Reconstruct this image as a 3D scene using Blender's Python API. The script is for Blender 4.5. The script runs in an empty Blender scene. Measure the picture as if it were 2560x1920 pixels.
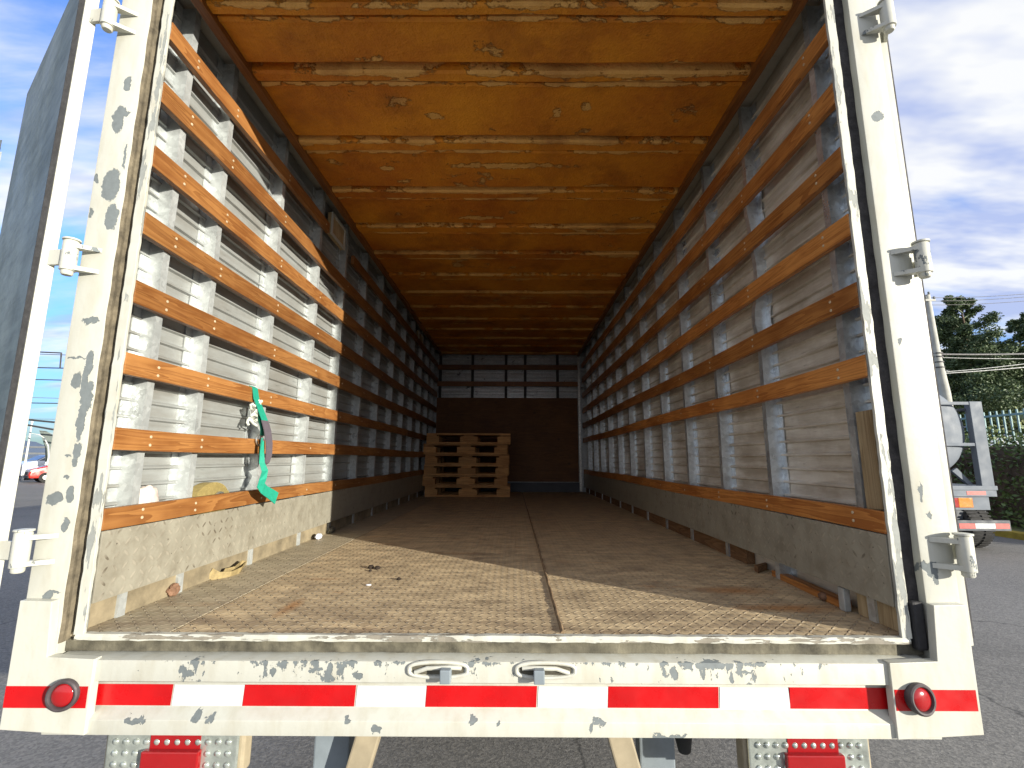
import bpy, bmesh, math, random
from mathutils import Vector, Matrix
import numpy as np

random.seed(7)
S = bpy.context.scene
COL = S.collection
R = math.radians

# ------------------------------------------------------------------ camera, sky, sun, exposure
GZ = -1.12                                   # the asphalt; z = 0 is the deck of the truck
cam_d = bpy.data.cameras.new("camera")
cam = bpy.data.objects.new("camera", cam_d)
COL.objects.link(cam)
cam_d.sensor_width = 36
cam_d.lens = 16.35
cam_d.clip_start = 0.02
cam_d.clip_end = 6000
pitch, roll, yaw = 0.1604, 0.0038, -0.0026
fw = Vector((math.sin(yaw) * math.cos(pitch), math.cos(yaw) * math.cos(pitch), math.sin(pitch)))
rt = Vector((math.cos(yaw), -math.sin(yaw), 0))
up = rt.cross(fw)
rr = rt * math.cos(roll) + up * math.sin(roll)
uu = -rt * math.sin(roll) + up * math.cos(roll)
cam.matrix_world = Matrix(((rr.x, uu.x, -fw.x, 0.06), (rr.y, uu.y, -fw.y, -1.4516), (rr.z, uu.z, -fw.z, 0.5151), (0, 0, 0, 1)))
S.camera = cam

SUN_EL = R(10.6)
SUN_H = Vector((0.792, -0.611))              # horizontal direction towards the sun
SUN_STRENGTH, SKY_STRENGTH, CLOUD, EXPOSURE = 4.0, 0.15, 0.48, 1.12
sd = bpy.data.lights.new("sun", "SUN")
sd.energy = SUN_STRENGTH
sd.angle = R(0.5)
sd.color = (1.0, 0.93, 0.80)
sun = bpy.data.objects.new("sun", sd)
COL.objects.link(sun)
to_sun = Vector((SUN_H.x * math.cos(SUN_EL), SUN_H.y * math.cos(SUN_EL), math.sin(SUN_EL)))
sun.rotation_euler = to_sun.to_track_quat('Z', 'Y').to_euler()

S.view_settings.view_transform = 'Standard'
S.view_settings.look = 'None'
S.view_settings.exposure = EXPOSURE
S.view_settings.gamma = 1
S.cycles.max_bounces = 12
S.cycles.diffuse_bounces = 8
S.cycles.glossy_bounces = 6
S.cycles.sample_clamp_indirect = 6


class T:
    """small node-tree helper"""
    def __init__(s, nt):
        s.nt = nt
        nt.nodes.clear()

    def n(s, kind, ins=None, **kw):
        nd = s.nt.nodes.new("ShaderNode" + kind)
        for k, v in kw.items():
            setattr(nd, k, v)
        for k, v in (ins or {}).items():
            s.set(nd.inputs[k], v)
        return nd

    def set(s, sock, v):
        if isinstance(v, bpy.types.NodeSocket):
            s.nt.links.new(v, sock)
        elif isinstance(v, (tuple, list)) and len(v) == 3 and len(sock.default_value) == 4:
            sock.default_value = (*v, 1)
        else:
            sock.default_value = v

    def m(s, op, a, b=None, c=None, clamp=False):
        nd = s.n("Math", operation=op, use_clamp=clamp)
        for i, v in enumerate((a, b, c)):
            if v is not None:
                s.set(nd.inputs[i], v)
        return nd.outputs[0]

    def vm(s, op, a, b=None):
        nd = s.n("VectorMath", operation=op)
        s.set(nd.inputs[0], a)
        if b is not None:
            s.set(nd.inputs[1], b)
        return nd.outputs["Value"] if op in ("LENGTH", "DOT_PRODUCT") else nd.outputs[0]

    def mix(s, f, a, b, blend='MIX'):
        nd = s.n("Mix", data_type='RGBA', blend_type=blend)
        s.set(nd.inputs[0], f)
        s.set(nd.inputs[6], a)
        s.set(nd.inputs[7], b)
        return nd.outputs[2]

    def noise(s, vec, scale, detail=4, rough=0.55, dist=0.0):
        nd = s.n("TexNoise", {"Scale": scale, "Detail": detail, "Roughness": rough, "Distortion": dist})
        s.set(nd.inputs["Vector"], vec)
        return nd.outputs["Fac"]

    def map(s, vec, scale=(1, 1, 1), loc=(0, 0, 0), rot=(0, 0, 0)):
        nd = s.n("Mapping", {"Scale": scale, "Location": loc, "Rotation": rot})
        s.set(nd.inputs["Vector"], vec)
        return nd.outputs[0]

    def ramp(s, f, lo, hi, a=0.0, b=1.0, kind='LINEAR'):
        nd = s.n("MapRange", {"From Min": lo, "From Max": hi, "To Min": a, "To Max": b}, interpolation_type=kind)
        s.set(nd.inputs["Value"], f)
        return nd.outputs[0]

    def pos(s):
        return s.n("NewGeometry").outputs["Position"]

    def obj(s):
        return s.n("TexCoord").outputs["Object"]

    def rnd(s):
        return s.n("ObjectInfo").outputs["Random"]

    def xyz(s, v):
        nd = s.n("SeparateXYZ")
        s.set(nd.inputs[0], v)
        return nd.outputs

    def bump(s, h, dist, strength=1.0, normal=None):
        nd = s.n("Bump", {"Distance": dist, "Strength": strength})
        s.set(nd.inputs["Height"], h)
        if normal is not None:
            s.set(nd.inputs["Normal"], normal)
        return nd.outputs[0]

    def out(s, col, rough=0.5, metal=0.0, normal=None, **kw):
        b = s.n("BsdfPrincipled")
        s.set(b.inputs["Base Color"], col)
        s.set(b.inputs["Roughness"], rough)
        s.set(b.inputs["Metallic"], metal)
        if normal is not None:
            s.set(b.inputs["Normal"], normal)
        for k, v in kw.items():
            s.set(b.inputs[k.replace("_", " ")], v)
        o = s.n("OutputMaterial")
        s.nt.links.new(b.outputs[0], o.inputs[0])


# ---- sky: Nishita plus a procedural layer of streaky cloud
W = bpy.data.worlds.new("World")
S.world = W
W.use_nodes = True
t = T(W.node_tree)
sky = t.n("TexSky", sky_type='NISHITA', sun_disc=False, sun_elevation=SUN_EL,
          sun_rotation=math.atan2(SUN_H.x, SUN_H.y), air_density=1.0, dust_density=0.6, ozone_density=2.0)
dirv = t.n("TexCoord").outputs["Generated"]
x, y, z = t.xyz(dirv)
zz = t.m('MAXIMUM', t.m('ADD', z, 0.16), 0.05)
u = t.m('DIVIDE', x, zz)
v = t.m('DIVIDE', y, zz)
cv = t.n("CombineXYZ", {0: u, 1: v, 2: 0.0}).outputs[0]
c1 = t.noise(t.map(cv, (0.62, 1.75, 1), (3.4, 1.2, 0), (0, 0, R(-17))), 1.6, 7, 0.56, 0.3)
c2 = t.noise(t.map(cv, (0.9, 1.3, 1), (7.1, 4.2, 0), (0, 0, R(10))), 0.8, 3, 0.5)
cl = t.m('ADD', t.m('MULTIPLY', c1, 0.62), t.m('MULTIPLY', c2, 0.45))
# more cloud towards the right-hand side of the sky, where the photograph has the bright bank
cl = t.m('ADD', cl, t.ramp(x, -0.6, 0.7, 0.0, 0.12))
cl = t.m('ADD', cl, t.ramp(y, 0.15, -0.6, 0.0, 0.20))       # unseen cloud added behind the camera to whiten the ambient light
cl = t.m('ADD', cl, t.m('MULTIPLY', t.ramp(z, 0.0, 0.16, -0.10, 0.0), t.ramp(x, 0.0, -0.3)))
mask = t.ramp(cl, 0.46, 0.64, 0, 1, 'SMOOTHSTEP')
shade = t.noise(t.map(cv, (1.2, 2.6, 1), (1.4, 9.2, 0)), 1.8, 4, 0.55)
ccol = t.mix(t.ramp(shade, 0.36, 0.56), (0.50, 0.58, 0.86), (1.0, 1.0, 0.98))
low = t.ramp(z, -0.02, 0.30, 0.42, 1.0)
blue = t.mix(1.0, sky.outputs[0], t.n("CombineXYZ", {0: t.m('MULTIPLY', low, 0.50), 1: t.m('MULTIPLY', low, 0.74), 2: t.m('MULTIPLY', low, 1.20)}).outputs[0], 'MULTIPLY')
b1 = t.n("Background", {"Strength": SKY_STRENGTH})
t.set(b1.inputs[0], blue)
b2 = t.n("Background", {"Strength": CLOUD})
t.set(b2.inputs[0], ccol)
ms = t.n("MixShader")
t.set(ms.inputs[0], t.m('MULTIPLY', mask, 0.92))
t.nt.links.new(b1.outputs[0], ms.inputs[1])
t.nt.links.new(b2.outputs[0], ms.inputs[2])
wo = t.n("OutputWorld")
t.nt.links.new(ms.outputs[0], wo.inputs[0])


# ------------------------------------------------------------------ materials
def mat(name):
    m = bpy.data.materials.new(name)
    m.use_nodes = True
    return m, T(m.node_tree)


def plain(name, col, rough=0.5, metal=0.0, vary=0.25, scale=9, bump=0.0, bscale=60, **kw):
    m, t = mat(name)
    p = t.pos()
    n1 = t.noise(p, scale, 5, 0.6)
    f = t.ramp(n1, 0.3, 0.7, 1 - vary, 1 + vary * 0.5)
    c = t.vm('MULTIPLY', t.n("CombineXYZ", {0: f, 1: f, 2: f}).outputs[0], tuple(col))
    rg = t.ramp(t.noise(p, scale * 2.3, 4), 0.3, 0.7, max(0.02, rough - 0.1), min(1, rough + 0.12))
    nm = t.bump(t.noise(p, bscale, 4), bump) if bump else None
    t.out(c, rg, metal, nm, **kw)
    return m


def chips(t, p, patches, wob=0.014):
    """mask of bare-metal patches: ellipses in x-z with a ragged outline"""
    nv = t.n("TexNoise", {"Scale": 38.0, "Detail": 4.0, "Roughness": 0.62})
    t.set(nv.inputs["Vector"], p)
    w = t.vm('MULTIPLY', t.vm('SUBTRACT', nv.outputs["Color"], (0.5, 0.5, 0.5)), (wob * 2, 0, wob * 3.4))
    q = t.vm('ADD', t.vm('MULTIPLY', p, (1, 0, 1)), w)
    best = None
    for cx, cz, rx, rz in patches:
        d = t.vm('LENGTH', t.vm('MULTIPLY', t.vm('SUBTRACT', q, (cx, 0, cz)), (1 / rx, 0, 1 / rz)))
        best = d if best is None else t.m('MINIMUM', best, d)
    return best


def painted(name, patches, speckle=0.71, band=None, stretch=(1, 1, 0.55), col=(0.49, 0.495, 0.44), under=(0.15, 0.172, 0.177)):
    """old cream-white paint flaking off grey primer"""
    m, t = mat(name)
    p = t.pos()
    x, y, z = t.xyz(p)
    n1 = t.noise(t.map(p, stretch), 46, 6, 0.62)
    n2 = t.noise(p, 9, 3, 0.5)
    mix = t.m('ADD', t.m('MULTIPLY', n1, 0.7), t.m('MULTIPLY', n2, 0.42))
    thr = speckle
    if band:                                  # (z0, z1, gain, xlim): a strip where the flaking is heavier
        z0, z1, g, xl = band
        inb = t.m('MULTIPLY', t.ramp(z, z0 - 0.01, z0 + 0.002), t.ramp(z, z1 - 0.003, z1 + 0.004, 1, 0))
        inb = t.m('MULTIPLY', inb, t.ramp(t.m('ABSOLUTE', x), xl - 0.25, xl, 1, 0))
        edge = t.ramp(z, z1 - 0.022, z1, 0, 0.09)
        mix = t.m('ADD', mix, t.m('MULTIPLY', inb, t.m('ADD', edge, g)))
    k = t.ramp(mix, thr, thr + 0.012)
    if patches:
        d = chips(t, p, patches)
        k = t.m('MAXIMUM', k, t.ramp(d, 0.92, 1.02, 1, 0))
    dirt = t.noise(t.map(p, (3, 3, 0.8)), 7, 5, 0.6)
    paint = t.mix(t.ramp(dirt, 0.45, 0.78, 0, 0.55), col, (0.36, 0.33, 0.24))
    fine = t.noise(p, 160, 3)
    paint = t.mix(t.ramp(fine, 0.62, 0.75, 0, 0.35), paint, (0.45, 0.42, 0.33))
    und = t.mix(t.noise(p, 60, 4), tuple(c * 0.75 for c in under), tuple(min(1, c * 1.25) for c in under))
    c = t.mix(k, paint, und)
    h = t.m('ADD', t.m('MULTIPLY', k, -1.0), t.m('MULTIPLY', t.noise(p, 35, 3), 0.6))
    t.out(c, t.ramp(k, 0, 1, 0.42, 0.7), 0.0, t.bump(h, 0.0012))
    return m


def wood(name, light, dark, rough=0.42, spread=0.35, grain_axis='Y'):
    m, t = mat(name)
    p = t.pos()
    r = t.rnd()
    off = t.n("CombineXYZ", {0: t.m('MULTIPLY', r, 7.0), 1: t.m('MULTIPLY', r, 31.0), 2: t.m('MULTIPLY', r, 13.0)}).outputs[0]
    q = t.vm('ADD', p, off)
    st = {'X': (0.35, 6, 6), 'Y': (6, 0.35, 6), 'Z': (6, 6, 0.35)}[grain_axis]
    g = t.map(q, st)
    big = t.noise(g, 2.2, 3, 0.5, 1.2)
    rings = t.m('FRACT', t.m('MULTIPLY', big, 9.0))
    rings = t.ramp(rings, 0.0, 0.9)
    fine = t.noise(t.map(q, tuple(a * 6 for a in st)), 4, 4, 0.65)
    f = t.m('ADD', t.m('MULTIPLY', rings, 0.55), t.m('MULTIPLY', fine, 0.6))
    blot = t.noise(q, 2.6, 4, 0.6)
    f = t.m('ADD', f, t.ramp(blot, 0.3, 0.7, -spread, spread))
    c = t.mix(t.ramp(f, 0.2, 0.95), light, dark)
    # the odd knot, a few scuffs
    vo = t.n("TexVoronoi", {"Scale": 1.0})
    t.set(vo.inputs["Vector"], t.map(q, tuple(3.0 if a > 1 else 2.2 for a in st)))
    kn = t.ramp(vo.outputs["Distance"], 0.03, 0.075, 0.75, 0)
    c = t.mix(kn, c, tuple(d * 0.4 for d in dark))
    sc = t.noise(t.map(q, tuple(a * 2 for a in st)), 9, 5, 0.7)
    c = t.mix(t.ramp(sc, 0.68, 0.76, 0, 0.45), c, tuple(min(1, a * 1.5 + 0.08) for a in light))
    tint = t.ramp(r, 0, 1, 0.72, 1.22)
    c = t.vm('MULTIPLY', c, t.n("CombineXYZ", {0: tint, 1: tint, 2: tint}).outputs[0])
    t.out(c, t.ramp(fine, 0.3, 0.7, rough - 0.08, rough + 0.15), 0, t.bump(f, 0.0012))
    return m


def diamond_h(t, u, v, c):
    a = t.m('DIVIDE', u, c)
    b = t.m('DIVIDE', v, c)
    i = t.m('FLOOR', a)
    j = t.m('FLOOR', b)
    fx = t.m('SUBTRACT', t.m('SUBTRACT', a, i), 0.5)
    fy = t.m('SUBTRACT', t.m('SUBTRACT', b, j), 0.5)
    par = t.m('FLOORED_MODULO', t.m('ADD', i, j), 2.0)
    sg = t.m('SUBTRACT', t.m('MULTIPLY', par, 2.0), 1.0)
    px = t.m('MULTIPLY', t.m('ADD', fx, t.m('MULTIPLY', sg, fy)), 0.7071)
    py = t.m('MULTIPLY', t.m('SUBTRACT', fy, t.m('MULTIPLY', sg, fx)), 0.7071)
    px = t.m('DIVIDE', px, 0.54)
    py = t.m('DIVIDE', py, 0.17)
    d = t.m('SQRT', t.m('ADD', t.m('MULTIPLY', px, px), t.m('MULTIPLY', py, py)))
    return t.ramp(d, 0.35, 1.0, 1, 0, 'SMOOTHSTEP')


def tread(name, plane, c, cols, dist, rough=0.5, metal=0.0, rust=0.5):
    """dusty diamond plate"""
    m, t = mat(name)
    p = t.pos()
    x, y, z = t.xyz(p)
    u, v = (x, y) if plane == 'xy' else (y, z)
    h = diamond_h(t, u, v, c)
    wear = t.noise(p, 1.7, 5, 0.6)                       # where dust has filled the tread
    h2 = t.m('MULTIPLY', h, t.ramp(wear, 0.36, 0.6, 0.55, 1.0))
    grit = t.noise(p, 120, 5, 0.7)
    hh = t.m('ADD', h2, t.m('MULTIPLY', grit, 0.16))
    st = t.noise(t.map(p, (1.6, 5.0, 3.0)), 3.2, 7, 0.68, 0.4)
    col = t.mix(t.ramp(st, 0.34, 0.64), cols[1], cols[0])
    col = t.mix(t.ramp(t.noise(p, 11, 6, 0.7), 0.48, 0.72, 0, 0.7), col, cols[2])
    # crowns of the tread painted lighter to bring out the relief
    col = t.mix(t.m('MULTIPLY', t.ramp(h2, 0.4, 0.95), 0.5 if plane == 'xy' else 0.2), col, (0.56, 0.50, 0.40))
    ring = t.m('MULTIPLY', t.ramp(h2, 0.02, 0.25), t.ramp(h2, 0.3, 0.6, 1, 0))
    col = t.mix(t.m('MULTIPLY', ring, 0.45 if plane == 'xy' else 0.1), col, cols[2])     # dark shadow painted round each raised bar
    if rust:
        ru = t.noise(t.map(p, (1.0, 2.6, 1)), 2.1, 5, 0.62)
        col = t.mix(t.ramp(ru, 0.60, 0.74, 0, rust), col, (0.42, 0.16, 0.035))
    if plane == 'xy':                                   # the two rust blooms and the scraped strip by the sill
        for cx, cy, rx, ry in ((0.95, 0.52, 0.16, 0.06), (1.05, 0.30, 0.22, 0.05), (-0.72, 0.28, 0.03, 0.10)):
            w = t.vm('MULTIPLY', t.vm('SUBTRACT', p, (cx, cy, 0)), (1 / rx, 1 / ry, 0))
            d = t.m('ADD', t.vm('LENGTH', w), t.m('MULTIPLY', t.noise(p, 14, 5, 0.7), 1.0))
            col = t.mix(t.ramp(d, 0.7, 1.7, 0.75, 0), col, (0.40, 0.165, 0.035))
        sw = t.noise(t.map(p, (1.2, 6.0, 1)), 2.2, 5, 0.65)
        near = t.m('MULTIPLY', t.ramp(y, 0.10, 0.55, 1, 0.15), t.ramp(sw, 0.44, 0.60))
        col = t.mix(t.m('MULTIPLY', near, 0.6), col, (0.19, 0.135, 0.09))
    else:
        sc = t.m('MULTIPLY', t.ramp(h, 0.5, 0.8), t.ramp(t.noise(p, 6.5, 3, 0.6), 0.56, 0.66))
        col = t.mix(t.m('MULTIPLY', sc, 0.75), col, (0.075, 0.06, 0.04))
    fl = t.noise(p, 75, 2, 0.5)
    col = t.mix(t.ramp(fl, 0.70, 0.74, 0, 0.8), col, (0.05, 0.035, 0.025))
    t.out(col, t.ramp(st, 0.3, 0.7, rough - 0.08, rough + 0.2), metal, t.bump(hh, dist))
    return m


M = {}
LPATCH = [(-1.307, 1.822, 0.016, 0.028), (-1.322, 1.677, 0.022, 0.054), (-1.309, 1.707, 0.027, 0.015), (-1.312, 1.432, 0.032, 0.061),
          (-1.279, 1.541, 0.005, 0.052), (-1.365, 1.455, 0.009, 0.018), (-1.293, 1.316, 0.023, 0.050), (-1.312, 0.952, 0.031, 0.009),
          (-1.366, 1.330, 0.007, 0.023), (-1.326, 0.755, 0.016, 0.029), (-1.292, 0.808, 0.014, 0.045), (-1.283, 0.706, 0.018, 0.048),
          (-1.334, 0.831, 0.032, 0.004), (-1.300, 0.741, 0.010, 0.064), (-1.292, 0.629, 0.014, 0.063), (-1.290, 0.535, 0.014, 0.027),
          (-1.336, 0.391, 0.029, 0.020), (-1.290, 0.405, 0.012, 0.028), (-1.314, 0.518, 0.010, 0.005), (-1.312, 0.458, 0.008, 0.006),
          (-1.291, 0.312, 0.012, 0.022), (-1.291, 0.500, 0.010, 0.012), (-1.310, 0.112, 0.015, 0.016), (-1.289, 0.119, 0.015, 0.006)]
RPATCH = [(1.323, 1.697, 0.022, 0.018), (1.298, 0.895, 0.006, 0.014), (1.315, 0.350, 0.010, 0.009), (1.300, 0.200, 0.026, 0.022),
          (1.312, 0.169, 0.009, 0.022), (1.30, 0.42, 0.006, 0.03)]
SPATCH = [(-1.0, -0.212, 0.032, 0.010), (-0.83, -0.205, 0.010, 0.014), (-0.79, -0.21, 0.014, 0.009), (-0.40, -0.207, 0.010, 0.007),
          (-0.32, -0.228, 0.018, 0.011), (-0.05, -0.208, 0.012, 0.011), (0.02, -0.215, 0.006, 0.009), (0.30, -0.212, 0.022, 0.007),
          (0.28, -0.224, 0.006, 0.014), (0.50, -0.246, 0.05, 0.005), (-0.88, -0.082, 0.012, 0.017), (-0.86, -0.085, 0.020, 0.010),
          (-0.62, -0.084, 0.008, 0.018), (-0.50, -0.080, 0.020, 0.007), (-0.46, -0.08, 0.009, 0.022), (-0.38, -0.09, 0.013, 0.008),
          (0.52, -0.085, 0.010, 0.016), (0.60, -0.08, 0.006, 0.02), (0.72, -0.078, 0.03, 0.0035), (0.68, -0.09, 0.005, 0.016)]
M['post_l'] = painted("cream paint flaking post", LPATCH, 0.80)
M['post_r'] = painted("cream paint worn post", RPATCH, 0.84)
M['sill'] = painted("cream paint flaking sill", SPATCH, 0.80, (-0.112, -0.054, 0.162, 1.15))
M['white'] = painted("cream paint", None, 0.86)
M['lip'] = painted("cream paint worn lip", None, 0.60, stretch=(1, 1, 0.10), under=(0.26, 0.275, 0.26))
M['hinge'] = painted("cream paint chipped hinge", None, 0.66)
M['lip_x'] = painted("cream paint worn sill lip", None, 0.595, stretch=(0.10, 1, 1), under=(0.22, 0.20, 0.16))
M['slat'] = wood("varnished slat darkened for sun", (0.32, 0.148, 0.046), (0.18, 0.068, 0.018))  # left-hand slat colour darkened to offset direct sun
M['slat_r'] = wood("varnished slat lightened for shade", (0.54, 0.235, 0.062), (0.29, 0.100, 0.022))  # same varnished wood, colour lightened to offset the shade on the right
M['rail'] = wood("brown rail", (0.26, 0.105, 0.024), (0.13, 0.045, 0.010))
M['ply'] = wood("brown plywood", (0.22, 0.095, 0.022), (0.13, 0.050, 0.010), 0.6, grain_axis='X')
M['pallet'] = wood("pale pallet wood", (0.64, 0.36, 0.14), (0.40, 0.20, 0.07), 0.75, grain_axis='X')
M['board'] = wood("weathered board", (0.46, 0.36, 0.21), (0.26, 0.18, 0.09), 0.8, grain_axis='Z')
M['lath'] = wood("dark lath", (0.20, 0.11, 0.05), (0.10, 0.05, 0.02), 0.8)
M['deck'] = tread("dusty tread deck", 'xy', 0.0290, ((0.70, 0.55, 0.33), (0.38, 0.295, 0.185), (0.19, 0.142, 0.095)), 0.0062, 0.55, 0.0, 0.55)
M['deck_grey'] = tread("dusty grey tread deck", 'xy', 0.0290, ((0.50, 0.43, 0.295), (0.33, 0.285, 0.195), (0.22, 0.185, 0.13)), 0.0030, 0.6, 0.0, 0.25)
M['kick'] = tread("grey tread kick plate", 'yz', 0.038, ((0.33, 0.315, 0.255), (0.27, 0.255, 0.205), (0.20, 0.18, 0.135)), 0.0005, 0.42, 0.15, 0.0)
M['deck_seam'] = plain("dusty weld", (0.25, 0.175, 0.10), 0.8, 0, 0.5, 40)
M['tanbase'] = plain("dusty tan rail", (0.27, 0.225, 0.145), 0.85, 0, 0.5, 9, 0.002, 40)
M['screw'] = plain("zinc screw", (0.62, 0.52, 0.36), 0.4, 0.3)
M['bezel'] = plain("weathered lamp rubber", (0.055, 0.044, 0.048), 0.6, 0, 0.5, 30)
M['rubber'] = plain("black rubber", (0.018, 0.018, 0.020), 0.7, 0, 0.4, 30, 0.002)
M['dirt'] = plain("dirty seal", (0.145, 0.122, 0.082), 0.9, 0, 0.6, 22, 0.006, 40)
M['seal_dark'] = plain("dirty dark seal", (0.035, 0.033, 0.036), 0.85, 0, 0.6, 22, 0.006, 40)
M['silldirt'] = plain("dirty sill", (0.125, 0.115, 0.082), 0.85, 0, 0.75, 14, 0.0025, 55)
M['steel'] = plain("grey painted steel", (0.22, 0.26, 0.29), 0.5, 0.1, 0.3, 6)
M['tan'] = plain("tan painted steel", (0.34, 0.29, 0.20), 0.6, 0, 0.3, 9)
M['black'] = plain("black steel", (0.02, 0.02, 0.02), 0.6, 0, 0.3, 9)
M['red'] = plain("red reflective tape", (0.46, 0.004, 0.006), 0.3, 0, 0.22, 7)
M['wtape'] = plain("white reflective tape", (0.56, 0.59, 0.60), 0.3, 0, 0.08, 5)
M['lens'] = plain("red lens", (0.30, 0.008, 0.010), 0.12, 0, 0.1, 9, Coat_Weight=0.6)
M['clear'] = plain("clear ribbed lens", (0.50, 0.55, 0.51), 0.12, 0.55, 0.35, 30, Coat_Weight=1.0)
M['teal'] = plain("green webbing", (0.008, 0.29, 0.19), 0.75, 0, 0.15, 60, 0.001, 300)
M['grey_web'] = plain("dark webbing", (0.10, 0.085, 0.105), 0.8, 0, 0.15, 60, 0.001, 300)
M['olive'] = plain("olive webbing", (0.33, 0.26, 0.095), 0.75, 0, 0.2, 60, 0.001, 300)
M['tanweb'] = plain("dirty yellow webbing", (0.30, 0.23, 0.105), 0.8, 0, 0.35, 60)
M['cloth'] = plain("pale pink cloth", (0.66, 0.56, 0.50), 0.85, 0, 0.15, 30, 0.004, 30)
M['chrome'] = plain("zinc plated steel", (0.62, 0.62, 0.58), 0.32, 0.85, 0.3, 40)
M['cord'] = plain("pale cord", (0.60, 0.63, 0.56), 0.85, 0, 0.2, 80)
M['brownleaf'] = plain("brown scrap", (0.20, 0.11, 0.065), 0.85, 0, 0.4, 40)
M['darkbit'] = plain("dark crumb", (0.025, 0.016, 0.010), 0.9, 0, 0.3, 60)
M['paper'] = plain("paper scrap", (0.55, 0.57, 0.62), 0.8, 0, 0.2, 60)
M['tank'] = plain("blue-grey tank paint", (0.135, 0.158, 0.19), 0.7, 0.0, 0.12, 2)
M['tank_dark'] = plain("dark chassis", (0.06, 0.07, 0.085), 0.6, 0, 0.3, 3)
M['amber'] = plain("amber lens", (0.55, 0.20, 0.03), 0.2)
M['tape_r'] = plain("faded red tape", (0.52, 0.06, 0.05), 0.4)
M['tyre'] = plain("tyre rubber", (0.022, 0.022, 0.022), 0.85, 0, 0.3, 12)
M['carred'] = plain("red car paint", (0.50, 0.022, 0.012), 0.22, 0.0, 0.05, 2, Coat_Weight=0.7)
M['carwhite'] = plain("white car paint", (0.74, 0.76, 0.80), 0.22, 0.0, 0.05, 2, Coat_Weight=0.7)
M['glass'] = plain("dark car glass", (0.05, 0.07, 0.09), 0.06, 0.0, 0.1, 2, Coat_Weight=0.5)
M['flag'] = plain("grey banner cloth", (0.22, 0.26, 0.24), 0.8)
M['wpole'] = plain("white pole", (0.75, 0.76, 0.72), 0.45)
M['concrete'] = plain("pole concrete", (0.42, 0.42, 0.39), 0.85, 0, 0.2, 2)
M['wire'] = plain("wire", (0.055, 0.055, 0.06), 0.6)
M['wire_pale'] = plain("pale wire", (0.22, 0.235, 0.24), 0.5)
M['fence'] = plain("pale teal railing", (0.20, 0.33, 0.34), 0.6)
M['yellow'] = plain("yellow kerb paint", (0.50, 0.36, 0.05), 0.8, 0, 0.4, 4)
M['wall'] = plain("pale wall", (0.45, 0.50, 0.48), 0.8)
M['roofing'] = plain("dark roof edge", (0.10, 0.13, 0.15), 0.7)
M['bark'] = plain("bark", (0.13, 0.09, 0.06), 0.95, 0, 0.5, 3, 0.02, 8)


def mk_panel(name, base, dirt, amount, rough=0.46, metal=0.30):
    m, t = mat(name)
    p = t.pos()
    st = t.noise(t.map(p, (1, 0.7, 6)), 4.5, 6, 0.65)
    bl = t.noise(p, 3.0, 5, 0.6)
    sc = t.noise(t.map(p, (1, 3, 26)), 3.3, 5, 0.6)
    f = t.m('ADD', t.ramp(st, 0.35, 0.75, 0, amount), t.ramp(bl, 0.42, 0.72, 0, amount * 0.8), clamp=True)
    c = t.mix(f, base, dirt)
    c = t.mix(t.ramp(sc, 0.64, 0.72, 0, 0.5), c, tuple(d * 0.45 for d in dirt))
    t.out(c, t.ramp(bl, 0.3, 0.7, rough - 0.1, rough + 0.12), metal, t.bump(t.noise(p, 16, 3), 0.003))
    return m


M['panel_l'] = mk_panel("aluminium panel darkened for sun", (0.38, 0.405, 0.40), (0.27, 0.27, 0.25), 0.9)  # panel colour lowered because this wall stands in full sun
M['panel_r'] = mk_panel("aluminium panel lightened for shade", (0.78, 0.765, 0.70), (0.45, 0.41, 0.34), 1.0)  # same aluminium, colour raised to make up for the shaded wall


def mk_galv(name, base, metal):
    m, t = mat(name)
    p = t.pos()
    vo = t.n("TexVoronoi", {"Scale": 55.0})
    t.set(vo.inputs["Vector"], p)
    sp = t.xyz(vo.outputs["Color"])[0]
    n1 = t.noise(p, 8, 5, 0.6)
    f = t.m('ADD', t.ramp(sp, 0, 1, 0.86, 1.1), t.ramp(n1, 0.3, 0.7, -0.16, 0.12))
    c = t.vm('MULTIPLY', t.n("CombineXYZ", {0: f, 1: f, 2: f}).outputs[0], base)
    t.out(c, t.ramp(n1, 0.3, 0.7, 0.25, 0.48), metal, t.bump(t.noise(p, 20, 3), 0.004))
    return m


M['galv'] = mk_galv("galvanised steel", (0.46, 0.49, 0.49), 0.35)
M['galv_r'] = mk_galv("galvanised steel lightened for shade", (0.64, 0.69, 0.72), 0.75)  # rib steel again, its colour lightened against the shade
M['end'] = mk_galv("dark end panel metal", (0.42, 0.43, 0.43), 0.7)
M['door_in'] = mk_panel("dull door lining", (0.27, 0.325, 0.305), (0.15, 0.19, 0.18), 0.9, 0.62, 0.0)


def chips_xy(t, p, patches):
    nv = t.n("TexNoise", {"Scale": 11.0, "Detail": 6.0, "Roughness": 0.7})
    t.set(nv.inputs["Vector"], p)
    w = t.vm('MULTIPLY', t.vm('SUBTRACT', nv.outputs["Color"], (0.5, 0.5, 0.5)), (0.16, 0.06, 0))
    q = t.vm('ADD', t.vm('MULTIPLY', p, (1, 1, 0)), w)
    best = None
    for cx, cy, rx, ry in patches:
        d = t.vm('LENGTH', t.vm('MULTIPLY', t.vm('SUBTRACT', q, (cx, cy, 0)), (1 / rx, 1 / ry, 0)))
        best = d if best is None else t.m('MINIMUM', best, d)
    return t.m('ADD', best, t.ramp(t.noise(p, 16, 5, 0.7), 0.35, 0.65, -0.25, 0.45))


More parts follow.
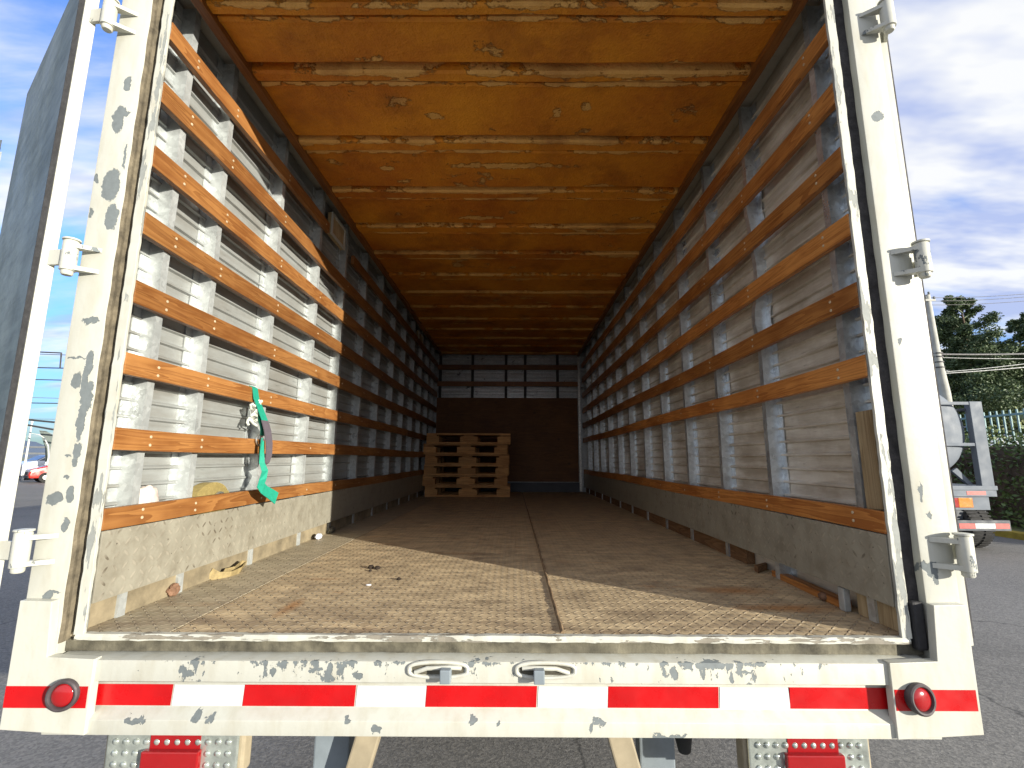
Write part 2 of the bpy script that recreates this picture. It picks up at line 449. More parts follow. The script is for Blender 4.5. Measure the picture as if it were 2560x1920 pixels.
def mk_foam():
    m, t = mat("orange foam ceiling")
    p = t.pos()
    x, y, z = t.xyz(p)
    a = t.noise(p, 1.6, 4, 0.6)
    b = t.noise(p, 26, 5, 0.7)
    c = t.mix(t.ramp(t.m('ADD', t.m('MULTIPLY', a, 0.7), t.m('MULTIPLY', b, 0.3)), 0.34, 0.64), (0.46, 0.130, 0.006), (0.74, 0.300, 0.014))
    # bare pale foam where the skin has been knocked off, mostly along the strips
    ed = None
    for b0, b1 in BANDS:
        d = t.m('MINIMUM', t.m('ABSOLUTE', t.m('SUBTRACT', y, b0 + 0.008)), t.m('ABSOLUTE', t.m('SUBTRACT', y, b1 - 0.004)))
        ed = d if ed is None else t.m('MINIMUM', ed, d)
    along = t.ramp(ed, 0.006, 0.030, 0.20, 0.0)
    n1 = t.noise(t.map(p, (0.9, 1.5, 1)), 5.5, 7, 0.68)
    n2 = t.noise(p, 1.3, 2)
    s = t.m('ADD', t.m('ADD', n1, along), t.ramp(n2, 0.3, 0.7, -0.07, 0.10))
    k = t.ramp(s, 0.645, 0.68, 0, 1)
    best = chips_xy(t, p, [(0.05, 1.09, 0.42, 0.035), (0.80, 0.372, 0.17, 0.022), (-0.34, 0.68, 0.045, 0.03), (0.62, 1.30, 0.14, 0.03), (0.28, 0.66, 0.03, 0.06), (0.95, 2.30, 0.20, 0.05), (-0.2, 1.70, 0.20, 0.035), (0.42, 0.62, 0.04, 0.03), (-0.7, 1.12, 0.05, 0.03)])
    k = t.m('MAXIMUM', k, t.ramp(best, 0.75, 0.95, 1, 0))
    pale = t.mix(b, (0.62, 0.33, 0.06), (0.84, 0.54, 0.19))
    c = t.mix(t.m('MULTIPLY', k, 0.8), c, pale)
    stn = t.noise(p, 3.4, 4, 0.6)
    c = t.mix(t.ramp(stn, 0.50, 0.72, 0, 0.6), c, (0.20, 0.042, 0.003))
    h = t.m('ADD', t.m('MULTIPLY', b, 0.7), t.m('ADD', t.m('MULTIPLY', k, -1.2), t.m('MULTIPLY', t.noise(p, 90, 3), 0.4)))
    t.out(c, 0.62, 0, t.bump(h, 0.011))
    return m


BANDS = [(-0.02, 0.0), (0.075, 0.145), (0.392, 0.470), (0.855, 0.955), (1.335, 1.440), (1.805, 1.920), (2.265, 2.385), (2.735, 2.85)]
BANDS += [(2.735 + 0.468 * k, 2.848 + 0.468 * k) for k in range(1, 8)]
M['foam'] = mk_foam()


def mk_asphalt():
    m, t = mat("asphalt")
    p = t.pos()
    ag = t.noise(p, 55, 6, 0.75)
    big = t.noise(p, 0.35, 5, 0.6)
    vo = t.n("TexVoronoi", {"Scale": 75.0})
    t.set(vo.inputs["Vector"], p)
    stone = t.xyz(vo.outputs["Color"])[0]
    f = t.m('ADD', t.m('MULTIPLY', ag, 0.5), t.m('ADD', t.m('MULTIPLY', stone, 0.35), t.m('MULTIPLY', big, 0.4)))
    c = t.mix(t.ramp(f, 0.35, 0.95), (0.11, 0.108, 0.104), (0.29, 0.28, 0.26))
    oil = t.noise(t.map(p, (0.6, 1, 1)), 0.8, 5, 0.65)
    c = t.mix(t.ramp(oil, 0.58, 0.75, 0, 0.5), c, (0.05, 0.05, 0.05))
    vc = t.n("TexVoronoi", {"Scale": 0.22}, feature='DISTANCE_TO_EDGE')
    wv = t.n("TexNoise", {"Scale": 1.4, "Detail": 5.0})
    t.set(wv.inputs["Vector"], p)
    t.set(vc.inputs["Vector"], t.vm('ADD', p, t.vm('MULTIPLY', wv.outputs["Color"], (0.9, 0.9, 0))))
    c = t.mix(t.ramp(vc.outputs["Distance"], 0.0, 0.004, 0.7, 0), c, (0.03, 0.03, 0.03))
    h = t.m('ADD', t.m('MULTIPLY', stone, 0.6), ag)
    t.out(c, 0.85, 0, t.bump(h, 0.006))
    return m


M['asphalt'] = mk_asphalt()


def leafmat(name, a, b):
    m, t = mat(name)
    n = t.noise(t.pos(), 0.9, 4, 0.6)
    f = t.m('ADD', t.m('MULTIPLY', n, 0.75), t.m('MULTIPLY', t.noise(t.pos(), 6.0, 2), 0.3))
    c = t.mix(t.ramp(f, 0.35, 0.68), a, b)
    t.out(c, 0.6, 0, None, Subsurface_Weight=0.0)
    return m


M['pine'] = leafmat("pine needles", (0.034, 0.062, 0.028), (0.105, 0.15, 0.058))
M['hedge'] = leafmat("hedge leaves", (0.045, 0.085, 0.024), (0.15, 0.21, 0.06))
M['bush'] = leafmat("bush leaves", (0.075, 0.095, 0.028), (0.17, 0.19, 0.06))
M['hill'] = leafmat("haze-blue hill scrub", (0.10, 0.13, 0.17), (0.15, 0.18, 0.21))  # distance haze painted into the hill colour as blue-grey
M['grass'] = leafmat("verge grass", (0.13, 0.14, 0.05), (0.25, 0.24, 0.10))


# ------------------------------------------------------------------ mesh builder
class MB:
    def __init__(s):
        s.v, s.f = [], []

    def add(s, vs, fs):
        o = len(s.v)
        s.v += [tuple(p) for p in vs]
        s.f += [tuple(i + o for i in f) for f in fs]
        return s

    def box(s, x0, x1, y0, y1, z0, z1):
        vs = [(x, y, z) for z in (z0, z1) for y in (y0, y1) for x in (x0, x1)]
        return s.add(vs, [(0, 2, 3, 1), (4, 5, 7, 6), (0, 1, 5, 4), (1, 3, 7, 5), (3, 2, 6, 7), (2, 0, 4, 6)])

    def prism(s, pts, axis, a0, a1, n=1, jit=None):
        """closed 2-D outline swept along an axis: X -> (y,z), Y -> (x,z), Z -> (x,y)"""
        k = len(pts)
        vs = []
        for i in range(n + 1):
            a = a0 + (a1 - a0) * i / n
            for (p, q) in pts:
                vs.append((a, p, q) if axis == 'X' else (p, a, q) if axis == 'Y' else (p, q, a))
        if jit:
            vs = [jit(*p) for p in vs]
        fs = [(i * k + j, i * k + (j + 1) % k, (i + 1) * k + (j + 1) % k, (i + 1) * k + j) for i in range(n) for j in range(k)]
        fs += [tuple(range(k))[::-1], tuple(n * k + j for j in range(k))]
        return s.add(vs, fs)

    def tube(s, path, r, n=10, cap=True):
        P = [Vector(p) for p in path]
        rs = r if isinstance(r, (list, tuple)) else [r] * len(P)
        vs, last = [], None
        for i, p in enumerate(P):
            d = (P[min(i + 1, len(P) - 1)] - P[max(i - 1, 0)]).normalized()
            a = last if last is not None else (Vector((0, 0, 1)) if abs(d.z) < 0.9 else Vector((1, 0, 0)))
            a = (a - d * a.dot(d)).normalized()
            last = a
            b = d.cross(a)
            for k in range(n):
                w = 2 * math.pi * k / n
                vs.append(p + (a * math.cos(w) + b * math.sin(w)) * rs[i])
        fs = [(i * n + k, i * n + (k + 1) % n, (i + 1) * n + (k + 1) % n, (i + 1) * n + k) for i in range(len(P) - 1) for k in range(n)]
        if cap:
            fs += [tuple(range(n))[::-1], tuple((len(P) - 1) * n + k for k in range(n))]
        return s.add(vs, fs)

    def lathe(s, prof, n, origin, axis=(0, -1, 0)):
        """prof: (radius, height along axis)"""
        ax = Vector(axis).normalized()
        a = ax.orthogonal().normalized()
        b = ax.cross(a)
        o = Vector(origin)
        vs = [o + ax * h + (a * math.cos(2 * math.pi * k / n) + b * math.sin(2 * math.pi * k / n)) * max(r, 1e-5) for r, h in prof for k in range(n)]
        fs = [(i * n + k, i * n + (k + 1) % n, (i + 1) * n + (k + 1) % n, (i + 1) * n + k) for i in range(len(prof) - 1) for k in range(n)]
        fs += [tuple(range(n))[::-1], tuple((len(prof) - 1) * n + k for k in range(n))]
        return s.add(vs, fs)

    def ribbon(s, pts, wid, th=0.003):
        P = [Vector(p) for p in pts]
        vs = []
        for i, p in enumerate(P):
            d = (P[min(i + 1, len(P) - 1)] - P[max(i - 1, 0)]).normalized()
            w = Vector(wid[i])
            nn = d.cross(w).normalized() * th
            vs += [p - w - nn, p + w - nn, p + w + nn, p - w + nn]
        fs = [(i * 4 + k, i * 4 + (k + 1) % 4, i * 4 + 4 + (k + 1) % 4, i * 4 + 4 + k) for i in range(len(P) - 1) for k in range(4)]
        fs += [(3, 2, 1, 0), tuple(len(P) * 4 - 4 + k for k in range(4))]
        return s.add(vs, fs)

    def build(s, name, m, root=None, parent=None, bevel=0.0, smooth=False, seg=2):
        me = bpy.data.meshes.new(name)
        o = Vector(root.location) if root is not None else Vector((0, 0, 0))
        me.from_pydata([tuple(Vector(p) - o) for p in s.v], [], s.f)
        bm = bmesh.new()
        bm.from_mesh(me)
        bmesh.ops.recalc_face_normals(bm, faces=bm.faces)
        if bevel:
            es = [e for e in bm.edges if len(e.link_faces) == 2 and e.calc_face_angle(0) > 0.6]
            bmesh.ops.bevel(bm, geom=es, offset=bevel, segments=seg, profile=0.6, affect='EDGES', clamp_overlap=True)
        bm.to_mesh(me)
        bm.free()
        me.materials.append(m)
        if smooth:
            me.polygons.foreach_set("use_smooth", [True] * len(me.polygons))
            me.set_sharp_from_angle(angle=R(38))
        ob = bpy.data.objects.new(name, me)
        COL.objects.link(ob)
        if parent is not None:
            ob.parent = parent
        elif root is not None:
            ob.parent = root
        return ob


def tag(o, label=None, cat=None, group=None, kind=None):
    for k, v in (("label", label), ("category", cat), ("group", group), ("kind", kind)):
        if v:
            o[k] = v
    return o


def thing(name, loc, label, cat, group=None):
    o = bpy.data.objects.new(name, None)
    COL.objects.link(o)
    o.location = loc
    o.empty_display_size = 0.1
    return tag(o, label, cat, group)


# ------------------------------------------------------------------ ground
g = MB()
g.add([(-900, -300, GZ), (900, -300, GZ), (900, 1500, GZ), (-900, 1500, GZ)], [(0, 1, 2, 3)])
tag(g.build("ground", M['asphalt']), kind="structure")

# ------------------------------------------------------------------ the truck
TR = thing("box_truck", (0, 0, GZ), "white paint-worn box truck with open rear doors, its slatted cargo box filling the view", "truck")
XW, L, H = 1.285, 6.19, 2.25


def part(mb, name, m, bevel=0.0, smooth=False, parent=None, label=None, seg=2):
    o = mb.build(name, m, TR, parent, bevel, smooth, seg)
    if label:
        o["label"] = label
    return o


# deck plates, with weld seams between them
for x0, x1, m in ((-1.30, -0.968, 'deck_grey'), (-0.962, 0.206, 'deck'), (0.214, 1.30, 'deck')):
    part(MB().box(x0, x1, 0.034, L + 0.05, -0.012, 0.0), "floor_plate", M[m], 0.002,
         label="greyer dusty floor plate along the wall" if m == 'deck_grey' else None)
part(MB().box(-1.32, 1.32, 0.06, L + 0.06, -0.06, -0.016), "subfloor", M['silldirt'])
wb = MB()
pts = [(0.211 + 0.0018 * math.sin(k * 1.9), 0.045 + k * 0.06, 0.001) for k in range(60)]
wb.tube(pts, [0.0055 + 0.0015 * math.sin(k * 2.7) for k in range(60)], 7)
part(wb, "weld_seam", M['deck_seam'], smooth=True)

# corrugated side panels
GR = [0.422 + 0.0588 * k for k in range(-6, 32)]


def panel_profile(s, x):
    """(x,z) outline: shallow beads running the length of the box"""
    pr = []
    for z in GR:
        pr += [(x, z - 0.009), (x - s * 0.011, z - 0.004), (x - s * 0.011, z + 0.002), (x, z + 0.009)]
    pr = [(x, -0.02)] + pr + [(x, 2.33)]
    return pr + [(x + s * 0.02, 2.33), (x + s * 0.02, -0.02)]


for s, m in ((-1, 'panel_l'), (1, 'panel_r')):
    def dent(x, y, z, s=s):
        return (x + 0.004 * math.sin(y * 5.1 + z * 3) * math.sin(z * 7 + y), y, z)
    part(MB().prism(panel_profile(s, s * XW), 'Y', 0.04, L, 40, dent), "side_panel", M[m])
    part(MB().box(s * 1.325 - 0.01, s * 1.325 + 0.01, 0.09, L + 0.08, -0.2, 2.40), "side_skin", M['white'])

# ribs: Z-section uprights
ribs = {-1: [0.162, 0.432, 0.928, 1.447, 1.915, 2.42, 2.93, 3.44, 3.95, 4.46, 4.97, 5.48, 5.95],
        1: [0.146, 0.690, 1.180, 1.688, 2.19, 2.70, 3.22, 3.74, 4.26, 4.78, 5.30, 5.82]}
for s in (-1, 1):
    for k, y in enumerate(ribs[s]):
        x0, x1 = s * (XW - 0.001), s * 1.2265
        tck = 0.004
        pr = [(x0, y - 0.038), (x0, y + 0.001), (x1 + s * tck, y + 0.001), (x1 + s * tck, y + 0.024), (x1 + s * 0.012, y + 0.024),
              (x1 + s * 0.012, y + 0.029), (x1, y + 0.029), (x1, y - 0.003), (x0 - s * tck, y - 0.003), (x0 - s * tck, y - 0.038)]

        def bend(xx, yy, zz, s=s, k=k):
            b = 0.0
            if s > 0 and k == 1:             # the second upright is dented
                b = 0.016 * math.exp(-((zz - 1.18) / 0.07) ** 2) - 0.012 * math.exp(-((zz - 1.42) / 0.1) ** 2) + 0.012 * math.exp(-((zz - 1.75) / 0.08) ** 2)
            w = 0.0025 * math.sin(zz * 9 + k * 2.1)
            return (xx - s * b * 0.6, yy + b + w, zz)
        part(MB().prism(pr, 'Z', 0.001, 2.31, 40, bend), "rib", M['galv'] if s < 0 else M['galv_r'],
             label="dented upright rib, creased at chest height" if s > 0 and k == 1 else None)

# wooden slats
ZT = [2.1026, 1.854, 1.6007, 1.3488, 1.1031, 0.8559, 0.6112, 0.3592]
ZB = [2.030, 1.772, 1.520, 1.269, 1.024, 0.784, 0.540, 0.293]
screw_proto = None
for s in (-1, 1):
    for k in range(8):
        if s > 0 and k == 6:
            continue
        y1 = L - 0.01
        if s < 0 and k == 5:
            segs = [(0.026, 4.1), (4.12, y1)]
        elif s < 0 and k == 0:
            segs = [(0.026, 1.52), (2.02, y1)]
        else:
            segs = [(0.026, y1)]
        for ya, yb in segs:
            def wav(x, y, z, k=k, s=s):
                a = 1.0 if abs(y - 0.026) > 0.3 else abs(y - 0.026) / 0.3
                return (x + 0.003 * math.sin(y * 2.1 + k) * a, y, z + 0.004 * a * math.sin(y * 1.7 + k * 1.9 + s))
            pr = [(s * 1.200, ZB[k]), (s * 1.2245, ZB[k]), (s * 1.2245, ZT[k]), (s * 1.200, ZT[k])]
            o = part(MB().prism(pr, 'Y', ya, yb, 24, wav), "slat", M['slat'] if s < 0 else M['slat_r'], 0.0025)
            for i, ry in enumerate(ribs[s][:7]):          # screw heads where the slat crosses an upright
                if not ya < ry < yb:
                    continue
                for dz in ((0.30, 0.70) if i < 3 else (0.5,)):
                    zc = ZB[k] + (ZT[k] - ZB[k]) * dz + 0.004 * math.sin(i * 3.1 + k)
                    if screw_proto is None:
                        sc = MB().lathe([(0.0055, 0.0), (0.0050, 0.0014), (0.0022, 0.0020), (0.0020, 0.0012)], 10, (0, 0, GZ), (1, 0, 0)).build("screw", M['screw'], TR, smooth=True)
                        screw_proto = sc
                    else:
                        sc = screw_proto.copy()
                        COL.objects.link(sc)
                    sc.parent = o
                    f = wav(s * 1.1995, ry, zc)
                    sc.location = (f[0], ry + 0.012 + 0.004 * math.sin(i * 5 + k), f[2] - GZ)
                    sc.rotation_euler = (0, 0, 0 if s < 0 else math.pi)

# kick plates under the lowest slat
for s in (-1, 1):
    part(MB().box(s * 1.2005, s * 1.2065, 0.03, L - 0.02, 0.082, 0.291) if s > 0 else MB().box(-1.2065, -1.2005, 0.03, L - 0.02, 0.082, 0.291), "kick_plate", M['kick'], 0.001)
    part(MB().box(min(s * 1.235, s * 1.28), max(s * 1.235, s * 1.28), 0.045 if s < 0 else 1.0, L - 0.02, 0.0, 0.075), "base_rail", M['tanbase'] if s < 0 else M['lath'], 0.003)

part(MB().box(1.235, 1.28, 0.045, 0.235, 0.0, 0.085), "base_rail", M['board'], 0.003)
# ceiling: foam-covered panels with raised strips between them, and a brown rail down each side
pr = [(0.012, 2.251)]
for b0, b1 in BANDS:
    if b0 < 0.02:
        continue
    gw = 0.030 if b0 < 0.5 else 0.020
    pr += [(b0 - gw - 0.011, 2.251), (b0 - gw - 0.003, 2.255), (b0 - gw, 2.295), (b0 - 0.001, 2.295), (b0, 2.246), (b0 + 0.010, 2.237),
           (b1 - 0.026, 2.237), (b1 - 0.020, 2.246), (b1 - 0.017, 2.278), (b1 - 0.005, 2.272), (b1 - 0.003, 2.252), (b1 + 0.012, 2.245), (b1 + 0.028, 2.249), (b1 + 0.05, 2.251)]
pr += [(L, 2.251), (L, 2.30), (0.012, 2.30)]


def sag(x, y, z):
    return (x, y, z + 0.0022 * math.sin(x * 4 + y * 9) + 0.0015 * math.sin(x * 11 + y * 4))


part(MB().prism(pr, 'X', -1.15, 1.15, 30, sag), "ceiling_panel", M['foam'])
for s in (-1, 1):
    part(MB().prism([(s * 1.125, 2.222), (s * 1.166, 2.222), (s * 1.166, 2.30), (s * 1.125, 2.30)], 'Y', 0.02, L, 12), "ceiling_rail", M['rail'], 0.003)
part(MB().box(-1.335, 1.335, 0.10, L + 0.09, 2.34, 2.42), "roof", M['white'], 0.01)

# front end wall
part(MB().box(-1.20, 1.12, L - 0.03, L - 0.012, 0.16, 1.515), "plywood_panel", M['ply'], 0.002)
part(MB().box(-1.22, 1.13, L - 0.025, L - 0.01, 0.0, 0.15), "skirting", M['tank_dark'])
pr = []
for k in range(13):
    z = 1.52 + k * 0.06
    pr += [(L + 0.05, z), (L + 0.05, z + 0.03), (L + 0.035, z + 0.035), (L + 0.035, z + 0.05)]
pr = [(L + 0.05, 0.0)] + pr + [(L + 0.05, 2.34), (L + 0.07, 2.34), (L + 0.07, 0.0)]
part(MB().prism(pr, 'X', -1.30, 1.30), "end_panel", M['end'])
for x in (-1.16, -0.62, -0.06, 0.26, 0.80):
    part(MB().box(x - 0.022, x + 0.022, L + 0.002, L + 0.034, 1.517, 2.33), "end_rib", M['black'], 0.002)
for z in (2.03, 1.75):
    part(MB().box(-1.20, 1.15, L - 0.026, L - 0.001, z - 0.04, z + 0.04), "end_slat", M['rail'], 0.003)
part(MB().box(1.13, 1.165, L - 0.06, L - 0.03, 0.02, 2.2), "end_trim", M['chrome'], 0.002)

# light fittings high on the left-hand wall
for y, w in ((1.72, 0.26), (4.80, 0.30)):
    o = part(MB().box(-1.25, -1.222, y - w / 2, y + w / 2, 2.068, 2.232), "light_fitting", M['board'], 0.004)
    fr = MB()
    a, b, c, d = y - w / 2 - 0.002, y + w / 2 + 0.002, 2.066, 2.234
    fr.add([(-1.2215, p, q) for p, q in ((a, c), (b, c), (b, d), (a, d), (a + 0.02, c + 0.02), (b - 0.02, c + 0.02), (b - 0.02, d - 0.02), (a + 0.02, d - 0.02))] +
           [(-1.213, p, q) for p, q in ((a, c), (b, c), (b, d), (a, d), (a + 0.02, c + 0.02), (b - 0.02, c + 0.02), (b - 0.02, d - 0.02), (a + 0.02, d - 0.02))],
           [f for i in range(4) for f in ((8 + i, 8 + (i + 1) % 4, 12 + (i + 1) % 4, 12 + i), (i, 4 + i, 4 + (i + 1) % 4, (i + 1) % 4),
                                          (i, (i + 1) % 4, 8 + (i + 1) % 4, 8 + i), (4 + i, 12 + i, 12 + (i + 1) % 4, 4 + (i + 1) % 4))])
    part(fr, "fitting_frame", M['white'], parent=o)

# ---- rear frame
for s, m in ((-1, 'post_l'), (1, 'post_r')):
    xi = 1.262 if s < 0 else 1.274
    pr = [(s * 1.375, 0.0), (s * xi, 0.0), (s * (xi + 0.004), 0.032), (s * (xi + 0.004), 0.085), (s * 1.375, 0.085)]
    part(MB().prism(pr, 'Z', -0.24, 2.52, 1), "corner_post", M[m], 0.005, True, label="white post with big grey bare-metal patches" if s < 0 else None)

    def ragged(x, y, z, s=s):
        return (x + 0.0006 * math.sin(z * 61) + 0.0006 * math.sin(z * 143 + 2), y + 0.0012 * math.sin(z * 37), z)
    part(MB().prism([(s * (xi + 0.003), 0.030), (s * 1.231, 0.030), (s * 1.231, 0.05), (s * (xi + 0.003), 0.05)], 'Z', -0.02, 2.45, 60, ragged) if s > 0 else
         MB().prism([(-1.2655, 0.003), (-1.2615, 0.003), (-1.2585, 0.012), (-1.2605, 0.024), (-1.256, 0.036), (-1.232, 0.042), (-1.232, 0.06), (-1.2655, 0.06)], 'Z', -0.02, 2.45, 90, ragged),
         "door_seal", M['dirt'] if s < 0 else M['seal_dark'], label="dirt-caked door seal" if s < 0 else "black door seal")

    def ragged2(x, y, z, s=s):
        return (x + 0.0007 * math.sin(z * 47 + s) + 0.0005 * math.sin(z * 113), y + 0.0008 * math.sin(z * 83), z)
    part(MB().prism([(s * 1.2315, 0.014), (s * 1.2015, 0.014), (s * 1.2015, 0.0245), (s * 1.2215, 0.028), (s * 1.2315, 0.05)], 'Z', 0.0, 2.40, 80, ragged2), "post_lip", M['lip'], 0.0015)
part(MB().prism([(-0.01, 2.243), (0.01, 2.243), (0.01, 2.32), (0.10, 2.33), (0.10, 2.52), (-0.01, 2.52)], 'X', -1.255, 1.255), "rear_header", M['white'], 0.004)
# black rubber stop on the right-hand post
part(MB().box(1.236, 1.270, 0.004, 0.028, -0.03, 0.105), "rubber_stop", M['rubber'], 0.008)

# sill and bumper channel, one continuous folded profile
pr = [(-0.017, -0.0555), (-0.017, -0.111), (0.012, -0.124), (0.012, -0.189), (-0.017, -0.211), (-0.017, -0.249), (0.10, -0.249), (0.10, -0.053), (0.032, -0.050)]
part(MB().prism(pr, 'X', -1.255, 1.255, 1), "rear_sill", M['sill'], 0.002, True)


def rag3(x, y, z):
    return (x, y + 0.0012 * math.sin(x * 31) + 0.0008 * math.sin(x * 93 + 1), z + 0.0006 * math.sin(x * 57 + y * 40) + 0.0006 * math.sin(x * 141))


part(MB().prism([(0.030, -0.049), (0.030, -0.016), (0.04, -0.014), (0.05, -0.049)], 'X', -1.262, 1.272, 90, rag3), "sill_channel", M['silldirt'])
part(MB().prism([(0.010, -0.0135), (0.010, -0.004), (0.015, 0.003), (0.0335, 0.003), (0.0335, -0.004), (0.028, -0.010), (0.014, -0.0135)], 'X', -1.225, 1.225, 90, rag3), "sill_lip", M['lip_x'], 0.001)

# corner blocks wrapped over the foot of each post
for s in (-1, 1):
    xi = 1.126
    pr = [(s * xi, -0.05), (s * 1.262, -0.045), (s * 1.272, 0.104), (s * 1.364, 0.106), (s * 1.3640, -0.232), (s * xi, -0.245)]
    part(MB().prism(pr, 'Y', -0.0265, -0.0005, 1), "corner_block", M['white'], 0.0015)

# reflective tape
yt = 0.0112


def tape(x0, x1, z0, z1, y, m, name="reflective_tape", skew=0.0):
    mb = MB()
    mb.prism([(x0, z0), (x1, z0), (x1 + skew, z1), (x0 + skew, z1)], 'Y', y - 0.0006, y)
    return part(mb, name, M[m])


reds = [(-1.150, -0.921), (-0.714, -0.393), (-0.189, 0.129), (0.334, 0.651), (0.856, 1.152)]
for a, b in reds:
    tape(a, b, -0.186, -0.130, yt, 'red', skew=0.003 if a < 0.5 else -0.002)["label"] = "red reflective tape"
for a, b in zip(reds[:-1], reds[1:]):
    tape(a[1] + 0.004, b[0] - 0.001, -0.186, -0.1305, yt, 'wtape', skew=0.003)["label"] = "white reflective tape"
for s, x0, x1 in ((-1, -1.3635, -1.132), (1, 1.130, 1.357)):
    o = tape(x0, x1, -0.176 if s < 0 else -0.172, -0.120 if s < 0 else -0.118, -0.0268, 'red')
    o["label"] = "red reflective tape on the corner block"

# round marker lamps
for s in (-1, 1):
    c = (s * 1.193, -0.0272, -0.139)
    tilt = Vector((0.14 if s < 0 else 0.16, -1, 0.04 if s < 0 else 0.12)).normalized()
    o = part(MB().lathe([(0.039, -0.004), (0.0405, 0.005), (0.0412, 0.011), (0.040, 0.016), (0.0365, 0.0185), (0.0325, 0.018), (0.030, 0.014), (0.0295, 0.008)], 40, c, tilt), "marker_lamp", M['bezel'], smooth=True)
    part(MB().lathe([(0.0305, 0.006), (0.030, 0.010), (0.027, 0.0135), (0.020, 0.0165), (0.011, 0.0185), (0.003, 0.019)], 36, c, tilt), "lens", M['lens'], smooth=True, parent=o)

# latch keepers: oval pockets with a bracket
for cx, sg in ((-0.150, 1), (0.155, -1)):
    ring = [(cx + 0.083 * math.cos(a) * (1 if abs(math.cos(a)) > 0 else 1), -0.0175 - 0.003, -0.075 + 0.020 * math.copysign(abs(math.sin(a)) ** 0.6, math.sin(a))) for a in np.linspace(0, 2 * math.pi, 41)]
    o = part(MB().tube(ring, 0.0055, 8), "latch_keeper", M['white'], smooth=True)
    part(MB().prism([(cx - 0.072, -0.088), (cx + 0.072, -0.088), (cx + 0.074, -0.062), (cx - 0.074, -0.062)], 'Y', -0.019, -0.0172), "pocket", M['silldirt'], 0.0005, parent=o)
    part(MB().tube([(cx - 0.066 * sg, -0.021, -0.082), (cx - 0.03 * sg, -0.026, -0.069), (cx + 0.035 * sg, -0.028, -0.066), (cx + 0.066 * sg, -0.022, -0.070)], 0.0058, 8), "bar", M['white'], smooth=True, parent=o)
    bx = cx + (0.024 if sg > 0 else -0.020)
    part(MB().box(bx - 0.015, bx + 0.015, -0.052, -0.019, -0.100, -0.064), "bracket", M['steel'], 0.003, parent=o)

# hinges
for s in (-1, 1):
    for zc in (2.07, 1.160, 0.250):
        hx, hy = s * 1.378, -0.034
        mb = MB().lathe([(0.013, -0.066), (0.016, -0.062), (0.016, -0.052), (0.021, -0.050), (0.021, 0.046), (0.018, 0.050), (0.024, 0.051), (0.024, 0.056), (0.010, 0.058)], 20, (hx, hy, zc), (0, 0, 1))
        o = part(mb, "hinge", M['hinge'], smooth=True)
        for za, zb in ((0.026, 0.040), (-0.048, -0.034)):
            part(MB().prism([(hx - s * 0.012, hy - 0.014), (s * 1.306, -0.0012), (s * 1.306, -0.0004), (hx, hy + 0.02)], 'Z', zc + za, zc + zb), "hinge_tab", M['hinge'], 0.002, parent=o)
        ex, ey = (-1.436, -0.028) if s < 0 else (1.428, 0.042)
        d = Vector((ex - hx, ey - hy, 0)).normalized()
        q = Vector((-d.y, d.x, 0)) * 0.006
        a = Vector((hx, hy, 0)) + d * 0.015
        b = Vector((ex, ey, 0)) + d * 0.03
        part(MB().prism([tuple((a + q)[:2]), tuple((b + q)[:2]), tuple((b - q)[:2]), tuple((a - q)[:2])], 'Z', zc - 0.030, zc + 0.022), "hinge_strap", M['hinge'], 0.002, parent=o)

# rear doors, swung right round
for s, P, d, wd in ((-1, (-1.440, -0.020), Vector((-0.81, 0.586)), 1.20), (1, (1.405, 0.045), Vector((0.035, 0.9994)), 1.20)):
    nn = Vector((d.y, -d.x)) if s < 0 else Vector((d.y, -d.x))
    if s < 0:
        nn = Vector((-0.586, -0.81))
    P = Vector(P)

    def q(a, h):
        w = P + d * a + nn * h
        return (w.x, w.y)
    door = part(MB().prism([q(0, -0.004), q(wd, -0.004), q(wd, 0.032), q(0, 0.032)], 'Z', -0.03, 2.36), "door", M['white'], 0.004, True,
                label="left rear door swung open past the side of the box" if s < 0 else "right rear door folded back along the side")
    part(MB().prism([q(0.006, 0.0325), q(0.040, 0.0325), q(0.036, 0.044), q(0.012, 0.046)], 'Z', -0.01, 2.34), "gasket", M['seal_dark'] if s > 0 else M['rubber'], parent=door)
    part(MB().prism([q(0.044, 0.0325), q(0.050, 0.0325), q(0.050, 0.040), q(0.044, 0.040)], 'Z', -0.01, 2.34), "trim_strip", M['tan'], parent=door)
    part(MB().prism([q(0.052, 0.0325), q(wd - 0.02, 0.0325), q(wd - 0.02, 0.036), q(0.052, 0.036)], 'Z', 0.0, 2.34), "door_lining", M['door_in'], parent=door)

# tail lamps below the bumper
for s, x0, x1 in ((-1, -1.155, -0.760), (1, 0.766, 1.125)):
    o = part(MB().box(x0 - 0.012, x1 + 0.012, 0.105, 0.155, -0.42, -0.20), "tail_lamp", M['tan'], 0.008)
    lens = MB().box(x0, x1, 0.094, 0.104, -0.41, -0.215)
    lo = part(lens, "clear_lens", M['clear'], 0.006, parent=o)
    mb = MB()
    nx, nz = 12, 6
    for i in range(nx):
        for j in range(nz):
            cx = x0 + 0.028 + (x1 - x0 - 0.056) * i / (nx - 1)
            cz = -0.232 - 0.031 * j
            mb.lathe([(0.0100, 0.0), (0.0092, 0.0025), (0.0068, 0.005), (0.0034, 0.0065), (0.0005, 0.007)], 12, (cx, 0.0945, cz))
    part(mb, "lens_beads", M['clear'], smooth=True, parent=o)
    cx = (x0 + x1) / 2 + (0.01 if s < 0 else 0.012)
    part(MB().box(cx - 0.088, cx + 0.082, 0.074, 0.0935, -0.415, -0.342), "reflector", M['lens'], 0.004, parent=o)
    part(MB().box(cx - 0.075, cx + 0.075, 0.0915, 0.0938, -0.345, -0.22), "red_window", M['lens'], parent=o)

